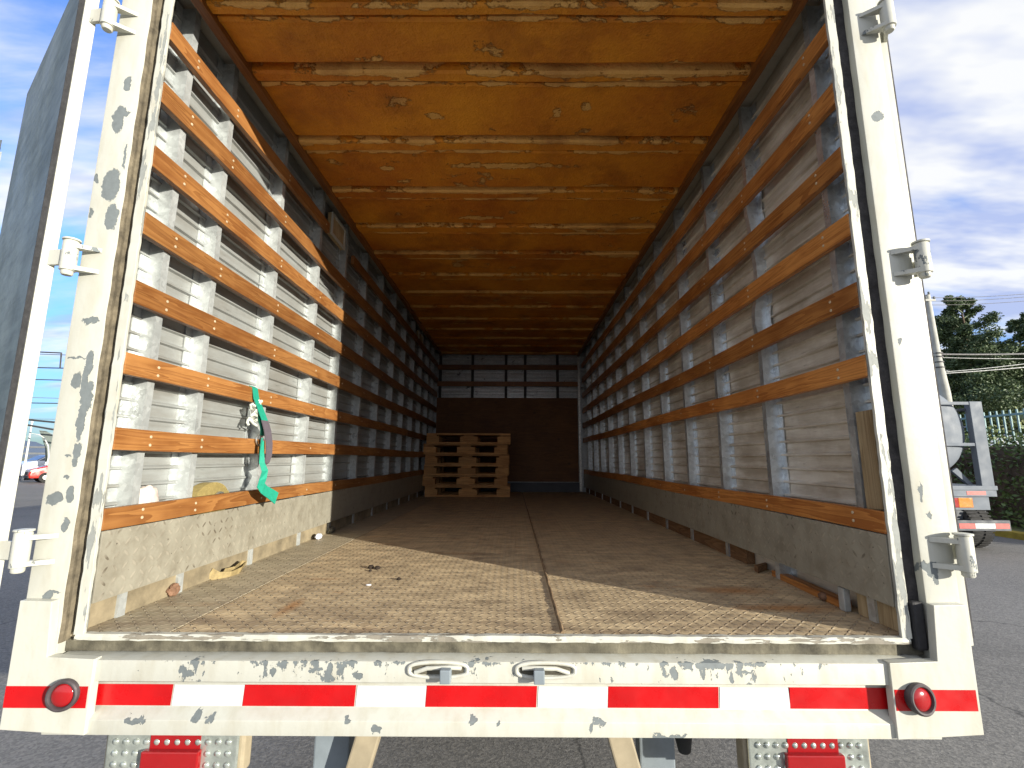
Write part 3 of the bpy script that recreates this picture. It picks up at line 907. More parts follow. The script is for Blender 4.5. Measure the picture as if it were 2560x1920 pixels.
# chassis ends, guard legs and braces
for s in (-1, 1):
    part(MB().box(min(s * 0.492, s * 0.612), max(s * 0.492, s * 0.612), 0.30, 0.36, -0.62, -0.10), "guard_leg", M['steel'], 0.006)
    part(MB().prism([(s * 0.322, -0.20), (s * 0.402, -0.20), (s * 0.52, -0.62), (s * 0.44, -0.62)], 'Y', 0.23, 0.29), "brace", M['tan'], 0.006)
    part(MB().box(min(s * 0.62, s * 0.745), max(s * 0.62, s * 0.745), 0.34, 0.42, -0.385, -0.2), "mounting_plate", M['black'], 0.004)
    part(MB().box(min(s * 0.36, s * 0.44), max(s * 0.36, s * 0.44), 0.40, L, -0.38, -0.13), "chassis_rail", M['black'], 0.004)
part(MB().tube([(0.66, 0.36, -0.30), (0.66, 0.37, -0.36), (0.67, 0.38, -0.50)], [0.05, 0.045, 0.022], 14), "air_coupling", M['black'], smooth=True)
for s in (-1, 1):
    o = part(MB().lathe([(0.25, -0.14), (0.44, -0.15), (0.475, -0.11), (0.48, 0.11), (0.44, 0.15), (0.25, 0.14)], 36, (s * 1.02, 2.6, GZ + 0.48), (1, 0, 0)), "wheel", M['tyre'], smooth=True)
    part(MB().lathe([(0.05, -0.10), (0.25, -0.12), (0.26, 0.12), (0.05, 0.10)], 28, (s * 1.02, 2.6, GZ + 0.48), (1, 0, 0)), "rim", M['steel'], smooth=True, parent=o)
part(MB().tube([(-1.0, 2.6, GZ + 0.48), (1.0, 2.6, GZ + 0.48)], 0.07, 14), "axle", M['black'], smooth=True)

# ------------------------------------------------------------------ things inside the box
# six pallets
PW, PD = 1.18, 0.80
words = ["bottom pallet of the stack, standing on the truck floor", "second pallet up in the stack, shifted towards the left wall",
         "third pallet up in the stack of wooden pallets", "fourth pallet up in the stack, just below the shifted one",
         "fifth pallet up in the stack, just under the topmost", "topmost wooden pallet of the stack of six"]
offs = [-0.035, -0.071, -0.055, -0.045, -0.073, -0.030]
PH = 0.1455
proto = thing("wooden_pallet", (0, 0, 0), words[0], "pallet", "pallets stacked at the front of the box")


def ppart(mb, name):
    return mb.build(name, M['pallet'], proto, None, 0.003)


for k in range(5):
    y = 0.07 + k * 0.165
    ppart(MB().box(-PW / 2, PW / 2, y - 0.07, y + 0.07, 0.122, 0.144), "deck_board")
for x in (-PW / 2 + 0.072, 0, PW / 2 - 0.072):
    ppart(MB().box(x - 0.072, x + 0.072, 0.001, PD - 0.001, 0.1005, 0.1215), "cross_board")
for i, (x, w) in enumerate(((-PW / 2 + 0.088, 0.088), (0.008, 0.126), (PW / 2 - 0.092, 0.092))):
    for y in (0.05, 0.40, 0.75):
        ppart(MB().box(x - w, x + w, y - 0.05, y + 0.05, 0.0225, 0.100), "block")
for y in (0.05, 0.40, 0.75):
    ppart(MB().box(-PW / 2, PW / 2, y - 0.05, y + 0.05, 0.0, 0.022), "bottom_board")
for k in range(6):
    if k == 0:
        o = proto
    else:
        o = proto.copy()
        COL.objects.link(o)
        for ch in list(proto.children):
            c = ch.copy()
            COL.objects.link(c)
            c.parent = o
        o["label"] = words[k]
    o.location = (-0.535 + offs[k], 5.13 + 0.012 * math.sin(k * 2.2), 0.001 + k * PH)
    o.rotation_euler = (0, 0, R((0.0, 0.5, -0.4, 0.3, -0.5, 0.4)[k]))

# green strap hung over a slat
st = thing("tie_down_strap", (-1.18, 0.80, 0.33), "green webbing strap with dark sewn section, hanging over a slat on the left wall", "strap")
yw = lambda w: (0, w, 0)
pts = [(-1.226, 0.80, 0.80), (-1.227, 0.792, 0.85), (-1.212, 0.785, 0.8605), (-1.197, 0.785, 0.852), (-1.188, 0.79, 0.80), (-1.172, 0.808, 0.75), (-1.155, 0.822, 0.697)]
MB().ribbon(pts, [yw(0.022)] * 4 + [yw(0.024), yw(0.026), yw(0.027)], 0.0018).build("webbing", M['teal'], st)
pts = [(-1.155, 0.822, 0.697), (-1.146, 0.838, 0.65), (-1.138, 0.848, 0.59), (-1.134, 0.848, 0.53), (-1.138, 0.842, 0.495), (-1.150, 0.834, 0.482), (-1.158, 0.826, 0.50), (-1.155, 0.815, 0.56), (-1.150, 0.806, 0.61)]
MB().ribbon(pts, [(0.002, w, 0) for w in (0.027, 0.028, 0.026, 0.023, 0.018, 0.014, 0.012, 0.010, 0.010)], 0.0022).build("sewn_section", M['grey_web'], st)
pts = [(-1.150, 0.806, 0.612), (-1.148, 0.806, 0.55), (-1.143, 0.806, 0.495), (-1.132, 0.820, 0.455), (-1.126, 0.795, 0.415), (-1.122, 0.775, 0.390), (-1.118, 0.80, 0.368), (-1.112, 0.87, 0.338), (-1.108, 0.905, 0.320)]
wv = [(0, 0.009, 0), (0.004, 0.010, 0), (0.010, 0.007, 0), (0.012, 0.006, 0.004), (0.010, 0.016, 0.006), (0.004, 0.024, 0.008), (0.0, 0.022, 0.016), (0, 0.018, 0.022), (0, 0.014, 0.026)]
MB().ribbon(pts, wv, 0.0018).build("loose_tail", M['teal'], st)
# buckle and tangled cord beside it
bk = thing("ratchet_buckle", (-1.19, 0.80, 0.60), "metal buckle tangled in pale cord, hanging beside the green strap", "buckle")
mb = MB()
for k in range(3):
    mb2 = [(-1.195 + 0.012 * math.sin(a * 2 + k), 0.79 + 0.03 * math.sin(a * 3 + k * 1.3) + 0.012 * k, 0.79 - 0.018 * a + 0.01 * math.sin(5 * a)) for a in np.linspace(0, 6.0, 26)]
    MB().tube(mb2, 0.006, 7).build("cord", M['cord'], bk, smooth=True)
MB().ribbon([(-1.188, 0.812, 0.735), (-1.18, 0.832, 0.70), (-1.175, 0.845, 0.66), (-1.182, 0.862, 0.625)], [yw(0.016), yw(0.019), yw(0.019), yw(0.014)], 0.003).build("webbing", M['teal'], bk)
MB().prism([(0.765, 0.74), (0.80, 0.775), (0.83, 0.765), (0.815, 0.71), (0.785, 0.70)], 'X', -1.198, -1.182).build("buckle_plate", M['chrome'], bk, None, 0.003)
MB().tube([(-1.186, 0.846 + 0.028 * math.cos(a), 0.604 + 0.026 * math.sin(a)) for a in np.linspace(0.6, 6.2, 26)], 0.0042, 8).build("hook", M['chrome'], bk, smooth=True)

# rolled strap and crumpled cloth behind the lowest slat
rs = thing("rolled_strap", (-1.255, 0.605, 0.29), "olive strap rolled into a flat coil, tucked behind the lowest left slat", "strap")
pts, wd = [], []
for k in range(460):
    a = k * 0.22
    r = 0.012 + 0.00066 * a
    pts.append((-1.255, 0.605 + r * 1.5 * math.cos(a), 0.335 + r * math.sin(a)))
    wd.append((0.022, 0, 0))
MB().ribbon(pts, wd, 0.0017).build("coil", M['olive'], rs)
MB().tube([(-1.228, 0.60, 0.352), (-1.226, 0.63, 0.366), (-1.228, 0.66, 0.363)], 0.006, 8).build("clasp", M['chrome'], rs, smooth=True)


def crumple(c, r, seed, flat=1.0, n=22, amp=0.28):
    rnd = random.Random(seed)
    bm = bmesh.new()
    bmesh.ops.create_icosphere(bm, subdivisions=4, radius=1)
    ph = [(Vector((rnd.uniform(-1, 1), rnd.uniform(-1, 1), rnd.uniform(-1, 1))).normalized(), rnd.uniform(2.5, 8), rnd.uniform(0, 6)) for _ in range(n)]
    vs = []
    for v in bm.verts:
        a = sum(abs(math.sin(v.co.dot(d) * f + p)) for d, f, p in ph) / n
        q = v.co * (1 - amp + amp * 2 * (a - 0.35))
        vs.append((c[0] + q.x * r[0], c[1] + q.y * r[1], c[2] + q.z * r[2]))
    fs = [tuple(v.index for v in f.verts) for f in bm.faces]
    bm.free()
    return MB().add(vs, fs)


tag(crumple((-1.255, 0.258, 0.352), (0.028, 0.062, 0.075), 4, amp=0.34).build("crumpled_rag", M['cloth'], smooth=True), "pale pink crumpled rag stuffed behind the lowest left slat", "rag")
# offcut of board standing in the right-hand corner, laths and litter on the deck
tag(MB().prism([(0.062, 0.362), (0.132, 0.356), (0.134, 0.678), (0.060, 0.680)], 'X', 1.228, 1.246, 3).build("wooden_board", M['board'], None, None, 0.002), "pale wooden board offcut standing upright at the right rear post", "board")
tag(MB().prism([(1.215, 0.30), (1.262, 0.30), (1.268, 0.74), (1.230, 0.76)], 'Z', 0.001, 0.026).build("wooden_lath", M['slat_r'], None, None, 0.002), "dark wooden lath lying under the right kick plate near the rear", "lath", "laths under the right kick plate")
tag(MB().prism([(1.190, 0.80), (1.272, 0.875), (1.280, 0.905), (1.190, 0.835)], 'Z', 0.002, 0.030).build("wooden_lath", M['lath'], None, None, 0.002), "short lath lying askew beside the longer one, right of the deck", "lath", "laths under the right kick plate")
tag(crumple((1.215, 0.385, 0.016), (0.016, 0.022, 0.016), 9).build("dirt_clod", M['brownleaf'], smooth=True), "dark brown clod on the right edge of the deck", "clod")
tag(MB().box(1.205, 1.228, 0.255, 0.285, 0.001, 0.078).build("metal_spacer", M['galv'], None, None, 0.003), "small grey metal spacer upright under the right kick plate", "spacer")
tag(crumple((-1.225, 0.41, 0.022), (0.020, 0.034, 0.030), 12, amp=0.5).build("leaf_scrap", M['brownleaf'], smooth=True), "crumpled brown scrap on the left edge of the deck", "scrap")
tag(MB().ribbon([(-1.235, 0.64, 0.030), (-1.215, 0.66, 0.010), (-1.185, 0.70, 0.004), (-1.175, 0.76, 0.010), (-1.19, 0.82, 0.022), (-1.20, 0.80, 0.030), (-1.195, 0.74, 0.016), (-1.21, 0.69, 0.018)],
                [(0.006, 0.006, 0.018)] * 8, 0.0015).build("webbing_end", M['tanweb']), "loop of dirty yellow webbing lying on the left edge of the deck", "strap")
tag(crumple((-1.19, 1.66, 0.02), (0.022, 0.05, 0.024), 15, amp=0.5).build("plastic_scrap", M['paper'], smooth=True), "grey-blue plastic scrap on the deck by the left kick plate", "scrap")
tag(crumple((-1.21, 1.93, 0.022), (0.022, 0.06, 0.026), 16, amp=0.4).build("paper_scrap", M['silldirt'], smooth=True), "tan crumpled paper at the shadow edge by the left kick plate", "scrap")
for k, (x, y, r) in enumerate(((-0.614, 0.869, 0.013), (-0.579, 0.855, 0.013), (-0.60, 0.815, 0.007), (-0.43, 0.66, 0.009))):
    tag(crumple((x, y, r * 0.5), (r * 1.2, r * 1.4, r * 0.8), 20 + k).build("dirt_crumb", M['darkbit'], smooth=True),
        ["larger dark crumb of dirt on the sunlit deck, left one of a pair", "larger dark crumb of dirt on the sunlit deck, right one of a pair", "smallest dark crumb of dirt just behind the bumper-side of the pair", "lone dark crumb of dirt on the sunlit deck nearer the sill"][k], "dirt", "crumbs of dirt on the deck")
tag(crumple((-0.531, 0.563, 0.004), (0.013, 0.006, 0.004), 31).build("paper_bit", M['paper'], smooth=True), "tiny white paper bit lying on the sunlit deck", "scrap")

# ------------------------------------------------------------------ the tanker parked on the right
TK = thing("tanker_truck", (8.0, 7.6, GZ), "blue-grey tanker truck seen from the rear, parked right of the box truck", "truck")


def tk(mb, name, m, bevel=0.0, smooth=False, parent=None):
    return mb.build(name, M[m], TK, parent, bevel, smooth)


tcx, tcz, trr, ty = 7.98, 1.02, 0.97, 7.66
prof = [(0.02, 0.11), (0.30, 0.10), (0.55, 0.082), (0.72, 0.055), (0.81, 0.025), (0.855, -0.01), (0.87, -0.05), (0.87, -6.5), (0.80, -6.6), (0.02, -6.7)]
tk(MB().lathe(prof, 64, (8.10, ty + 0.09, 1.10), (0, -1, 0)), "tank", 'tank', smooth=True)
for s in (-1, 1):
    xo = tcx + s * 1.24
    tk(MB().prism([(min(xo, xo - s * 0.24), ty - 0.06), (max(xo, xo - s * 0.24), ty - 0.06), (max(xo, xo - s * 0.24), ty + 0.06), (min(xo, xo - s * 0.24), ty + 0.06)], 'Z', 0.02, 1.665), "frame_post", 'tank', 0.008)
    tk(MB().tube([(xo - s * 0.07, ty + 0.02, 1.52), (tcx + s * 0.80, ty + 0.1, 1.50)], 0.03, 8), "frame_strut", 'tank_dark', smooth=True)
    tk(MB().prism([(tcx + s * 0.62, 0.32), (tcx + s * 0.72, 0.38), (tcx + s * 1.0, 0.06), (tcx + s * 0.90, 0.06)], 'Y', ty + 0.1, ty + 0.16), "saddle_strut", 'tank', 0.004)
    tk(MB().prism([(tcx + s * 0.34, 0.18), (tcx + s * 0.42, 0.18), (tcx + s * 0.52, 0.06), (tcx + s * 0.44, 0.06)], 'Y', ty + 0.02, ty + 0.08), "saddle_strut", 'tank', 0.004)
tk(MB().box(tcx - 1.09, tcx + 1.09, ty - 0.05, ty - 0.005, 1.60, 1.66), "cross_bar", 'tank', 0.006)
tk(MB().box(tcx - 1.08, tcx + 1.08, ty - 0.05, ty - 0.005, 0.80, 0.86), "cross_bar", 'tank', 0.006)
tk(MB().box(tcx - 1.27, tcx + 1.27, ty - 0.08, ty + 6.0, -0.03, 0.05), "deck_plate", 'tank', 0.008)
tk(MB().box(tcx - 1.25, tcx + 1.25, ty - 0.065, ty + 0.1, -0.15, -0.031), "rear_panel", 'tank', 0.004)
tk(MB().box(tcx - 1.12, tcx + 1.12, ty - 0.03, ty + 0.9, -0.40, -0.151), "lamp_panel", 'tank', 0.006)
tk(MB().box(tcx - 1.06, tcx + 1.06, ty + 0.0, ty + 3.0, -0.58, -0.401), "underbody", 'tank_dark', 0.01)
tk(MB().box(tcx - 1.32, tcx + 1.32, ty - 0.16, ty - 0.08, -0.765, -0.575), "bumper", 'tank_dark', 0.01)
for s in (-1, 1):
    a, b = sorted((tcx + s * 0.68, tcx + s * 1.04))
    tk(MB().box(a, b, ty - 0.069, ty - 0.0655, -0.120, -0.050), "reflective_tape", 'tape_r')
    a, b = sorted((tcx + s * 0.52, tcx + s * 0.79))
    o = tk(MB().box(a, b, ty - 0.05, ty - 0.031, -0.355, -0.175), "tail_lamp", 'amber', 0.01)
    a, b = sorted((tcx + s * 0.40, tcx + s * 0.519))
    tk(MB().box(a, b, ty - 0.05, ty - 0.031, -0.355, -0.175), "tail_lamp", 'lens', 0.01)
    for p, q, m in ((0.36, 0.66, 'tape_r'), (0.66, 1.03, 'wtape'), (1.03, 1.29, 'tape_r')):
        a, b = sorted((tcx + s * p, tcx + s * q))
        tk(MB().box(a + 0.001, b - 0.001, ty - 0.165, ty - 0.1605, -0.72, -0.630), "reflective_tape", m)
    for yy in (0.75, 2.0):
        w = MB()
        wx, wy, wz = tcx + s * 0.83, ty + yy - 0.46, GZ + 0.42
        w.lathe([(0.22, -0.21), (0.36, -0.23), (0.405, -0.19), (0.42, -0.12), (0.42, 0.12), (0.405, 0.19), (0.36, 0.23), (0.22, 0.21)], 40, (wx, wy, wz), (1, 0, 0))
        o = tk(w, "wheel", 'tyre', smooth=True)
        tr = MB()
        for k in range(40):
            a = 2 * math.pi * k / 40
            c, n2 = math.cos(a), math.sin(a)
            for side in (-1, 1):
                e = MB().box(-0.085, 0.085, -0.018, 0.018, 0.405, 0.436)
                tr.add([(wx + side * 0.12 + px, wy + py * c + pz * n2, wz - py * n2 + pz * c) for px, py, pz in e.v], e.f)
        tk(tr, "tread", 'tyre', parent=o)
        tk(MB().lathe([(0.03, 0.04), (0.12, 0.05), (0.19, -0.02), (0.225, 0.12), (0.225, -0.12)], 28, (wx, wy, wz), (s, 0, 0)), "rim", 'tank_dark', smooth=True, parent=o)
tk(MB().box(tcx - 1.2, tcx + 1.2, ty + 6.9, ty + 8.9, -0.3, 1.7), "cab", 'tank', 0.12)

# ------------------------------------------------------------------ planting, railing, kerb, pole on the right
def leaves(mb, c, rad, n, size, rnd, shell=0.55, flat=1.0):
    for _ in range(n):
        d = Vector((rnd.gauss(0, 1), rnd.gauss(0, 1), rnd.gauss(0, 1))).normalized()
        r = shell + (1 - shell) * rnd.random()
        p = Vector((c[0] + d.x * rad[0] * r, c[1] + d.y * rad[1] * r, c[2] + d.z * rad[2] * r))
        a = Vector((rnd.uniform(-1, 1), rnd.uniform(-1, 1), rnd.uniform(-0.7, 0.7) * flat)).normalized()
        b = a.orthogonal().normalized()
        b = (Matrix.Rotation(rnd.uniform(0, 6.28), 3, a) @ b)
        s = size * rnd.uniform(0.6, 1.3)
        mb.add([p - a * s, p - b * s * 0.5, p + a * s, p + b * s * 0.5], [(0, 1, 2, 3)])


def pine(x, y, top, width, label, seed, crown_from=0.22, lean=0.0, trunk_r=0.28):
    rnd = random.Random(seed)
    root = thing("pine_tree", (x, y, GZ), label, "tree", "trees beyond the railing")
    h = top - GZ
    path = [(x + lean * k / 8 * h + rnd.uniform(-0.1, 0.1), y, GZ + h * 0.96 * k / 8) for k in range(9)]
    MB().tube(path, [trunk_r * (1 - 0.85 * k / 8) for k in range(9)], 10).build("trunk", M['bark'], root, smooth=True)
    crown = MB()
    n = int(h * 4.2)
    for i in range(n):
        f = crown_from + (1 - crown_from) * (i + rnd.random() * 0.7) / n
        zc = GZ + h * f
        env = width * (1 - f) ** 0.62 * (0.55 + 0.65 * rnd.random()) + 0.35
        a = rnd.uniform(0, 6.28)
        k = min(8, f / 0.96 * 8)
        bx = path[min(8, int(k))][0]
        d = Vector((math.cos(a), math.sin(a), 0))
        tip = Vector((bx, y, zc)) + d * env + Vector((0, 0, env * rnd.uniform(-0.05, 0.30)))
        MB_l = MB().tube([(bx, y, zc - 0.25), tuple((Vector((bx, y, zc)) * 0.5 + tip * 0.5)), tuple(tip)], [0.07, 0.045, 0.015], 5)
        crown.add(MB_l.v, MB_l.f)
        for q, sz in ((1.0, 0.75), (0.72, 0.9), (0.45, 0.8)):
            c = Vector((bx, y, zc)).lerp(tip, q) + Vector((rnd.uniform(-.25, .25), rnd.uniform(-.25, .25), rnd.uniform(-.1, .3)))
            rr_ = max(0.32, sz * env * 0.34)
            leaves(crown, c, (rr_ * 1.15, rr_ * 1.15, rr_ * 0.95), int(170 + 260 * rr_), 0.105, rnd, 0.15, 1.0)
    leaves(crown, (path[-1][0], y, top - 0.45), (0.35, 0.35, 0.6), 90, 0.15, rnd, 0.2)
    crown.build("crown", M['pine'], root)
    return root


pine(35.5, 34.0, 13.2, 4.2, "tallest dark pine beyond the railing, its narrow top leaning left of the wires", 3, 0.30)
pine(40.3, 34.6, 11.6, 3.8, "lower spreading pine at the right edge of the view", 5, 0.34)
pine(38.2, 37.0, 10.8, 3.0, "slim pine half hidden between the two larger pines", 8, 0.25)

rnd = random.Random(11)
hg = thing("hedge", (12.2, 12, GZ), "tall dense dark green hedge behind the tanker along the kerb", "hedge")
mb = MB()
for k in range(70):
    yy = 7.0 + k * 0.24
    for j in range(6):
        zc = GZ + 0.25 + j * 0.38
        xx = 11.95 + rnd.uniform(-0.2, 0.25) + (0.10 if j == 5 else 0)
        leaves(mb, (xx, yy, zc), (0.42, 0.36, 0.36), 62, 0.058, rnd, 0.45)
mb.build("foliage", M['hedge'], hg)
MB().box(11.95, 12.75, 6.9, 23.9, GZ, GZ + 2.0).build("branches", M['bark'], hg, None, 0.2)
bs = thing("bush", (15, 16, GZ), "yellow-green bush behind the railing under the pines", "bush")
mb = MB()
for k in range(46):
    leaves(mb, (15.5 + rnd.uniform(-0.8, 1.2), 11.5 + k * 0.25, GZ + 2.35 + rnd.uniform(-1.3, 0.85)), (0.7, 0.6, 0.5), 75, 0.085, rnd, 0.4)
mb.build("foliage", M['bush'], bs)
MB().tube([(15.6, 14.5, GZ), (15.6, 14.5, GZ + 2.0)], [0.12, 0.05], 8).build("stem", M['bark'], bs, smooth=True)
fe = thing("railing", (12.95, 14, GZ), "pale teal metal railing of thin vertical bars above the hedge", "fence")
mb = MB()
for k in range(96):
    yy = 7.2 + k * 0.17
    mb.box(12.93, 12.96, yy - 0.018, yy + 0.018, GZ + 0.2, GZ + 2.95)
mb.build("bars", M['fence'], fe)
MB().box(12.90, 12.99, 7.0, 23.8, GZ + 2.80, GZ + 2.85).build("rail", M['fence'], fe)
MB().box(12.905, 12.985, 7.0, 23.8, GZ + 0.45, GZ + 0.50).build("rail", M['fence'], fe)
tag(MB().box(10.75, 11.0, -6, 40, GZ - 0.1, GZ + 0.14).build("kerb", M['yellow'], None, None, 0.02), kind="structure")
tag(MB().box(11.005, 40, -6, 60, GZ - 0.1, GZ + 0.10).build("verge", M['grass']), kind="structure")

up_ = thing("utility_pole", (23.75, 24.0, GZ), "tall tapering concrete utility pole rising behind the right rear post", "pole")
MB().tube([(23.95, 24, GZ), (23.88, 24, 4.2), (23.72, 24, 6.2), (23.66, 24, 9.85)], [0.30, 0.25, 0.21, 0.15], 12).build("shaft", M['concrete'], up_, smooth=True)
MB().box(23.40, 23.98, 23.84, 23.90, 9.45, 9.57).build("crossarm", M['concrete'], up_, None, 0.01)
for xx in (23.46, 23.66, 23.92):
    MB().lathe([(0.05, 0), (0.07, 0.04), (0.04, 0.08), (0.065, 0.12), (0.02, 0.17)], 10, (xx, 23.87, 9.57 + (0.28 if xx == 23.66 else 0)), (0, 0, 1)).build("insulator", M['wire_pale'], up_, smooth=True)
for zz in (5.6, 5.9, 6.2, 6.4):
    MB().lathe([(0.235, 0), (0.25, 0.01), (0.25, 0.06), (0.235, 0.07)], 12, (23.76, 24, zz), (0, 0, 1)).build("band", M['wire'], up_, smooth=True)


def wire(p0, p1, sag_, r, m, label, grp):
    p0, p1 = Vector(p0), Vector(p1)
    pts = [tuple(p0.lerp(p1, k / 14) - Vector((0, 0, sag_ * 4 * (k / 14) * (1 - k / 14)))) for k in range(15)]
    return tag(MB().tube(pts, r, 6).build("overhead_wire", M[m]), label, "wire", grp)


G1 = "wires on the utility pole at right"
names = ["uppermost thin wire leaving the top of the utility pole", "middle of three thin wires at the utility pole top", "lowest of three thin wires at the utility pole top"]
for k, (za, zb) in enumerate(((9.70, 10.55), (9.50, 10.40), (9.27, 10.15))):
    wire((23.7, 24, za), (34.0, 24, zb), 0.22, 0.014, 'wire', names[k], G1)
wire((23.75, 24, 6.40), (34.0, 24, 6.72), 0.12, 0.055, 'wire', "thick dark cable crossing in front of the pines, uppermost of the lower bundle", G1)
wire((23.78, 24, 6.22), (33.0, 24, 6.30), 0.10, 0.020, 'wire_pale', "pale cable just below the thick dark cable", G1)
wire((23.82, 24, 5.38), (34.0, 24, 6.75), 0.15, 0.022, 'wire_pale', "pale cable climbing steeply to the right across the pines", G1)
wire((23.82, 24, 5.30), (34.0, 24, 6.33), 0.10, 0.028, 'wire_pale', "lowest pale cable of the bundle across the pines", G1)


# ------------------------------------------------------------------ the left-hand background, seen between door and post
def car(name, loc, ang, paint, label, tall=0.0):
    root = thing(name, (0, 0, 0), label, "car", "cars parked on the left")
    W_ = 0.88
    h = tall
    low = [(2.12, 0.30), (2.16, 0.55), (2.08, 0.78 + h * 0.6), (1.25, 0.98 + h), (0.95, 1.02 + h), (-2.05, 1.05 + h), (-2.12, 0.60), (-2.08, 0.30)]
    n = 4
    vs, fs = [], []
    for (yy, sc) in ((-W_, 0.93), (-W_ * 0.9, 1.0), (W_ * 0.9, 1.0), (W_, 0.93)):
        for (xx, zz) in low:
            vs.append((xx * (0.985 if sc < 1 else 1), yy, 0.30 + (zz - 0.30) * sc if zz > 0.31 else zz))
    k = len(low)
    fs = [(i * k + j, i * k + (j + 1) % k, (i + 1) * k + (j + 1) % k, (i + 1) * k + j) for i in range(3) for j in range(k)] + [tuple(range(k)), tuple(3 * k + j for j in range(k))]
    MB().add(vs, fs).build("body", M[paint], root, None, 0.05, True, 3)
    top = [(0.98, 1.0 + h), (0.22, 1.46 + h), (-1.35, 1.50 + h), (-2.0, 1.02 + h)]
    vs = []
    for (yy, ins) in ((-0.80, 0), (-0.62, 1), (0.62, 1), (0.80, 0)):
        pass
    vs = [(x_, s_ * (0.80 if z_ < 1.2 + h else 0.62), z_) for s_ in (-1, 1) for x_, z_ in top]
    MB().add(vs, [(0, 1, 2, 3), (4, 5, 6, 7), (0, 4, 5, 1), (1, 5, 6, 2), (2, 6, 7, 3), (3, 7, 4, 0)]).build("cabin", M[paint], root, None, 0.04, True, 3)
    for s_ in (-1, 1):
        q = [(0.80, 1.06 + h), (0.20, 1.40 + h), (-0.45, 1.42 + h), (-0.45, 1.06 + h)]
        q2 = [(-0.52, 1.06 + h), (-0.52, 1.42 + h), (-1.25, 1.42 + h), (-1.72, 1.06 + h)]
        for qq in (q, q2):
            v_ = []
            for off in (0.002, 0.012):
                v_ += [(x_, s_ * (0.80 - 0.18 * (z_ - 1.0 - h) / 0.46 + off), z_) for x_, z_ in qq]
            MB().add(v_, [(0, 1, 2, 3), (4, 5, 6, 7), (0, 1, 5, 4), (1, 2, 6, 5), (2, 3, 7, 6), (3, 0, 4, 7)]).build("window", M['glass'], root)
        MB().prism([(1.78, 0.70 + h * .6), (2.12, 0.62 + h * .6), (2.10, 0.74 + h * .6), (1.80, 0.84 + h * .6)], 'Y', min(s_ * 0.60, s_ * 0.878), max(s_ * 0.60, s_ * 0.878)).build("headlight", M['clear'], root, None, 0.015)
        for wx in (1.35, -1.30):
            o = MB().lathe([(0.20, -0.10), (0.31, -0.11), (0.335, -0.07), (0.335, 0.07), (0.31, 0.11), (0.20, 0.10)], 30, (wx, s_ * 0.80, 0.335), (0, 1, 0)).build("wheel", M['tyre'], root, smooth=True)
            MB().lathe([(0.03, 0.10), (0.10, 0.105), (0.20, 0.085), (0.225, 0.095), (0.225, 0.0)], 24, (wx, s_ * 0.80, 0.335), (0, s_, 0)).build("rim", M['chrome'], root, o, smooth=True)
    v_ = [(0.92, -0.72, 1.055 + h), (0.92, 0.72, 1.055 + h), (0.28, 0.58, 1.43 + h), (0.28, -0.58, 1.43 + h)]
    v_ += [(a + 0.02, b, c + 0.012) for a, b, c in v_]
    MB().add(v_, [(0, 1, 2, 3), (4, 5, 6, 7), (0, 1, 5, 4), (1, 2, 6, 5), (2, 3, 7, 6), (3, 0, 4, 7)]).build("windscreen", M['glass'], root)
    MB().box(2.10, 2.17, -0.50, 0.50, 0.50, 0.64 + h * .5).build("grille", M['black'], root, None, 0.02)
    MB().box(1.9, 2.175, -0.80, 0.80, 0.30, 0.44).build("bumper", M['black'], root, None, 0.03)
    root.location = (loc[0], loc[1], GZ)
    root.rotation_euler = (0, 0, ang)
    return root


hd = math.atan2(-0.80, -0.60)
car("red_car", (-30.55, 31.25), hd, 'carred', "red car parked on the left, facing left, seen between door and post", 0.14)
car("white_car", (-36.0, 34.9), hd + 0.30, 'carwhite', "white car with raised bonnet line parked just behind the red car", 0.34)

fl = thing("feather_flag", (-31.84, 31.5, GZ), "grey feather flag on a curved white pole above the cars", "flag")
pp = [(-32.6, 31.6, GZ), (-32.62, 31.6, -0.2), (-32.6, 31.6, 0.6), (-32.75, 31.6, 1.3), (-33.1, 31.6, 1.85), (-33.5, 31.6, 2.10), (-34.1, 31.6, 2.2)]
MB().tube(pp, [0.045, 0.045, 0.04, 0.035, 0.03, 0.025, 0.02], 8).build("pole", M['wpole'], fl, smooth=True)
cl_ = [(-33.3, 0.2), (-32.75, 0.25), (-32.62, 0.9), (-32.75, 1.6), (-33.1, 2.15), (-33.6, 2.4), (-34.1, 2.45), (-33.8, 1.9), (-33.45, 1.2)]
MB().prism(cl_, 'Y', 32.1, 32.115).build("cloth", M['flag'], fl)
wp = thing("lamp_pole", (-34.6, 32.0, GZ), "slim white pole standing left of the feather flag", "pole")
MB().tube([(-34.6, 32, GZ), (-34.6, 32, 3.0)], [0.07, 0.05], 10).build("shaft", M['wpole'], wp, smooth=True)
MB().lathe([(0.09, 0), (0.11, 0.05), (0.03, 0.1)], 10, (-34.6, 32, 3.0), (0, 0, 1)).build("cap", M['wpole'], wp, smooth=True)

gr_ = thing("guard_rail", (-38, 40, GZ), "low pale rail fence beyond the parked cars", "fence")
for zz in (GZ + 1.0, GZ + 1.9, GZ + 2.45):
    MB().box(-60, -28, 39.95, 40.05, zz, zz + 0.16).build("rail", M['wire_pale'], gr_)
for xx in range(-60, -28, 4):
    MB().box(xx - 0.06, xx + 0.06, 39.85, 39.94, GZ, GZ + 2.7).build("post", M['wire_pale'], gr_)
tag(MB().add([(-300, 41, GZ + 0.06), (-15, 41, GZ + 0.06), (-15, 200, GZ + 1.5), (-300, 200, GZ + 1.5)], [(0, 1, 2, 3)]).build("grass_verge", M['grass']), kind="structure")

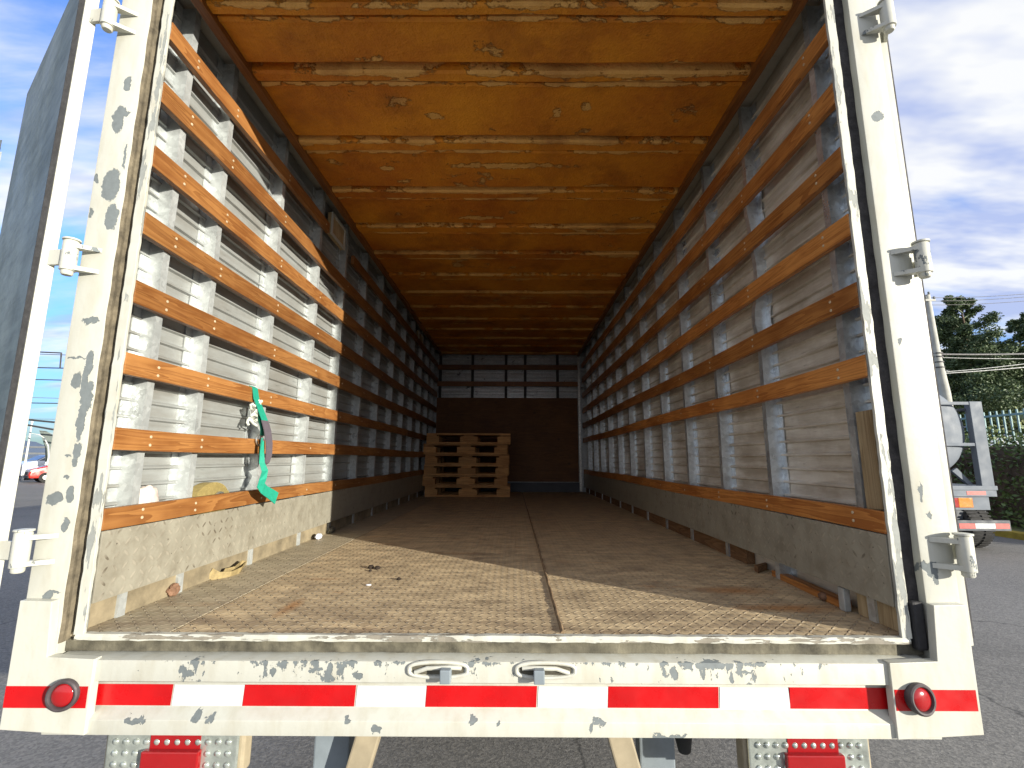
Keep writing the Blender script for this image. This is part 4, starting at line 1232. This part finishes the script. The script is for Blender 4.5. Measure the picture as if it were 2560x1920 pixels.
# street poles carrying the wires on the left; both stand hidden by door and post
for k, (px_, py_, lb) in enumerate((((-38.0, 30.0, "wooden street pole left of the parked cars, behind the open door")), ((-24.0, 30.0, "wooden street pole right of the parked cars, behind the rear post")))):
    po = thing("street_pole", (px_, py_, GZ), lb, "pole", "street poles on the left")
    MB().tube([(px_, py_, GZ), (px_, py_, 8.8)], [0.16, 0.11], 12).build("shaft", M['bark'], po, smooth=True)
    MB().box(px_ - 0.9, px_ + 0.9, py_ - 0.16, py_ - 0.115, 7.9, 8.02).build("crossarm", M['bark'], po, None, 0.01)
sf = thing("sign_frame", (-31.3, 30, 6.6), "thin dark rectangular bracket frame hanging among the wires on the left", "frame")
MB().tube([(-38, 30, 7.95), (-31.3, 30, 7.68)], 0.045, 8).build("top_bar", M['wire'], sf, smooth=True)
MB().tube([(-31.3, 30, 7.70), (-31.22, 30, 6.60)], 0.045, 8).build("side_bar", M['wire'], sf, smooth=True)
G2 = "wires between the street poles at left"
WL = [(7.75, 7.35, 0.022, 'wire', "topmost wire left of the rear post, beside the dark frame"), (6.74, 6.50, 0.040, 'wire', "wire under the dark frame left of the rear post"),
      (5.92, 5.66, 0.034, 'wire', "lone wire midway down the gap between door and post"), (4.72, 4.36, 0.020, 'wire_pale', "pale wire above the dark cable in the left gap"),
      (4.26, 4.12, 0.034, 'wire', "dark cable below the pale wire in the left gap"), (3.15, 3.08, 0.016, 'wire_pale', "thin pale wire touching the thick dark cables on the left"),
      (3.55, 2.30, 0.060, 'wire', "thick dark cable sloping down, upper of the pair on the left"), (3.60, 1.30, 0.060, 'wire', "thick dark cable sloping down, lower of the pair on the left")]
for za, zb, r, m, lb in WL:
    wire((-38, 29.8, za), (-24, 29.8, zb), 0.05, r, m, lb, G2)

# building whose corner shows at the left edge
bl = thing("warehouse", (-30, 15, GZ), "tall pale warehouse whose dark roof corner shows at the left edge", "building")
MB().prism([(-30, 12), (-16.30, 12), (-34.0, 26.0), (-46, 26)], 'Z', GZ, 10.15).build("wall", M['wall'], bl)
MB().prism([(-31, 11.8), (-16.12, 11.8), (-34.0, 26.2), (-47, 26.2)], 'Z', 10.151, 10.42).build("roof", M['roofing'], bl)

# far hills
hv, hf = [], []
n = 80
for k in range(n + 1):
    a = R(-85 + 70 * k / n)
    d = 1150
    hgt = 44 + 22 * math.sin(k * 0.21 + 1) + 9 * math.sin(k * 0.63) + 4 * math.sin(k * 1.7)
    for dd, hh in ((0.72, -2), (0.86, hgt * 0.5), (1.0, hgt), (1.2, -2)):
        hv.append((math.sin(a) * d * dd, math.cos(a) * d * dd, GZ + hh))
hf = [(k * 4 + j, k * 4 + j + 1, k * 4 + 5 + j, k * 4 + 4 + j) for k in range(n) for j in range(3)]
tag(MB().add(hv, hf).build("hills", M['hill'], smooth=True), kind="structure")
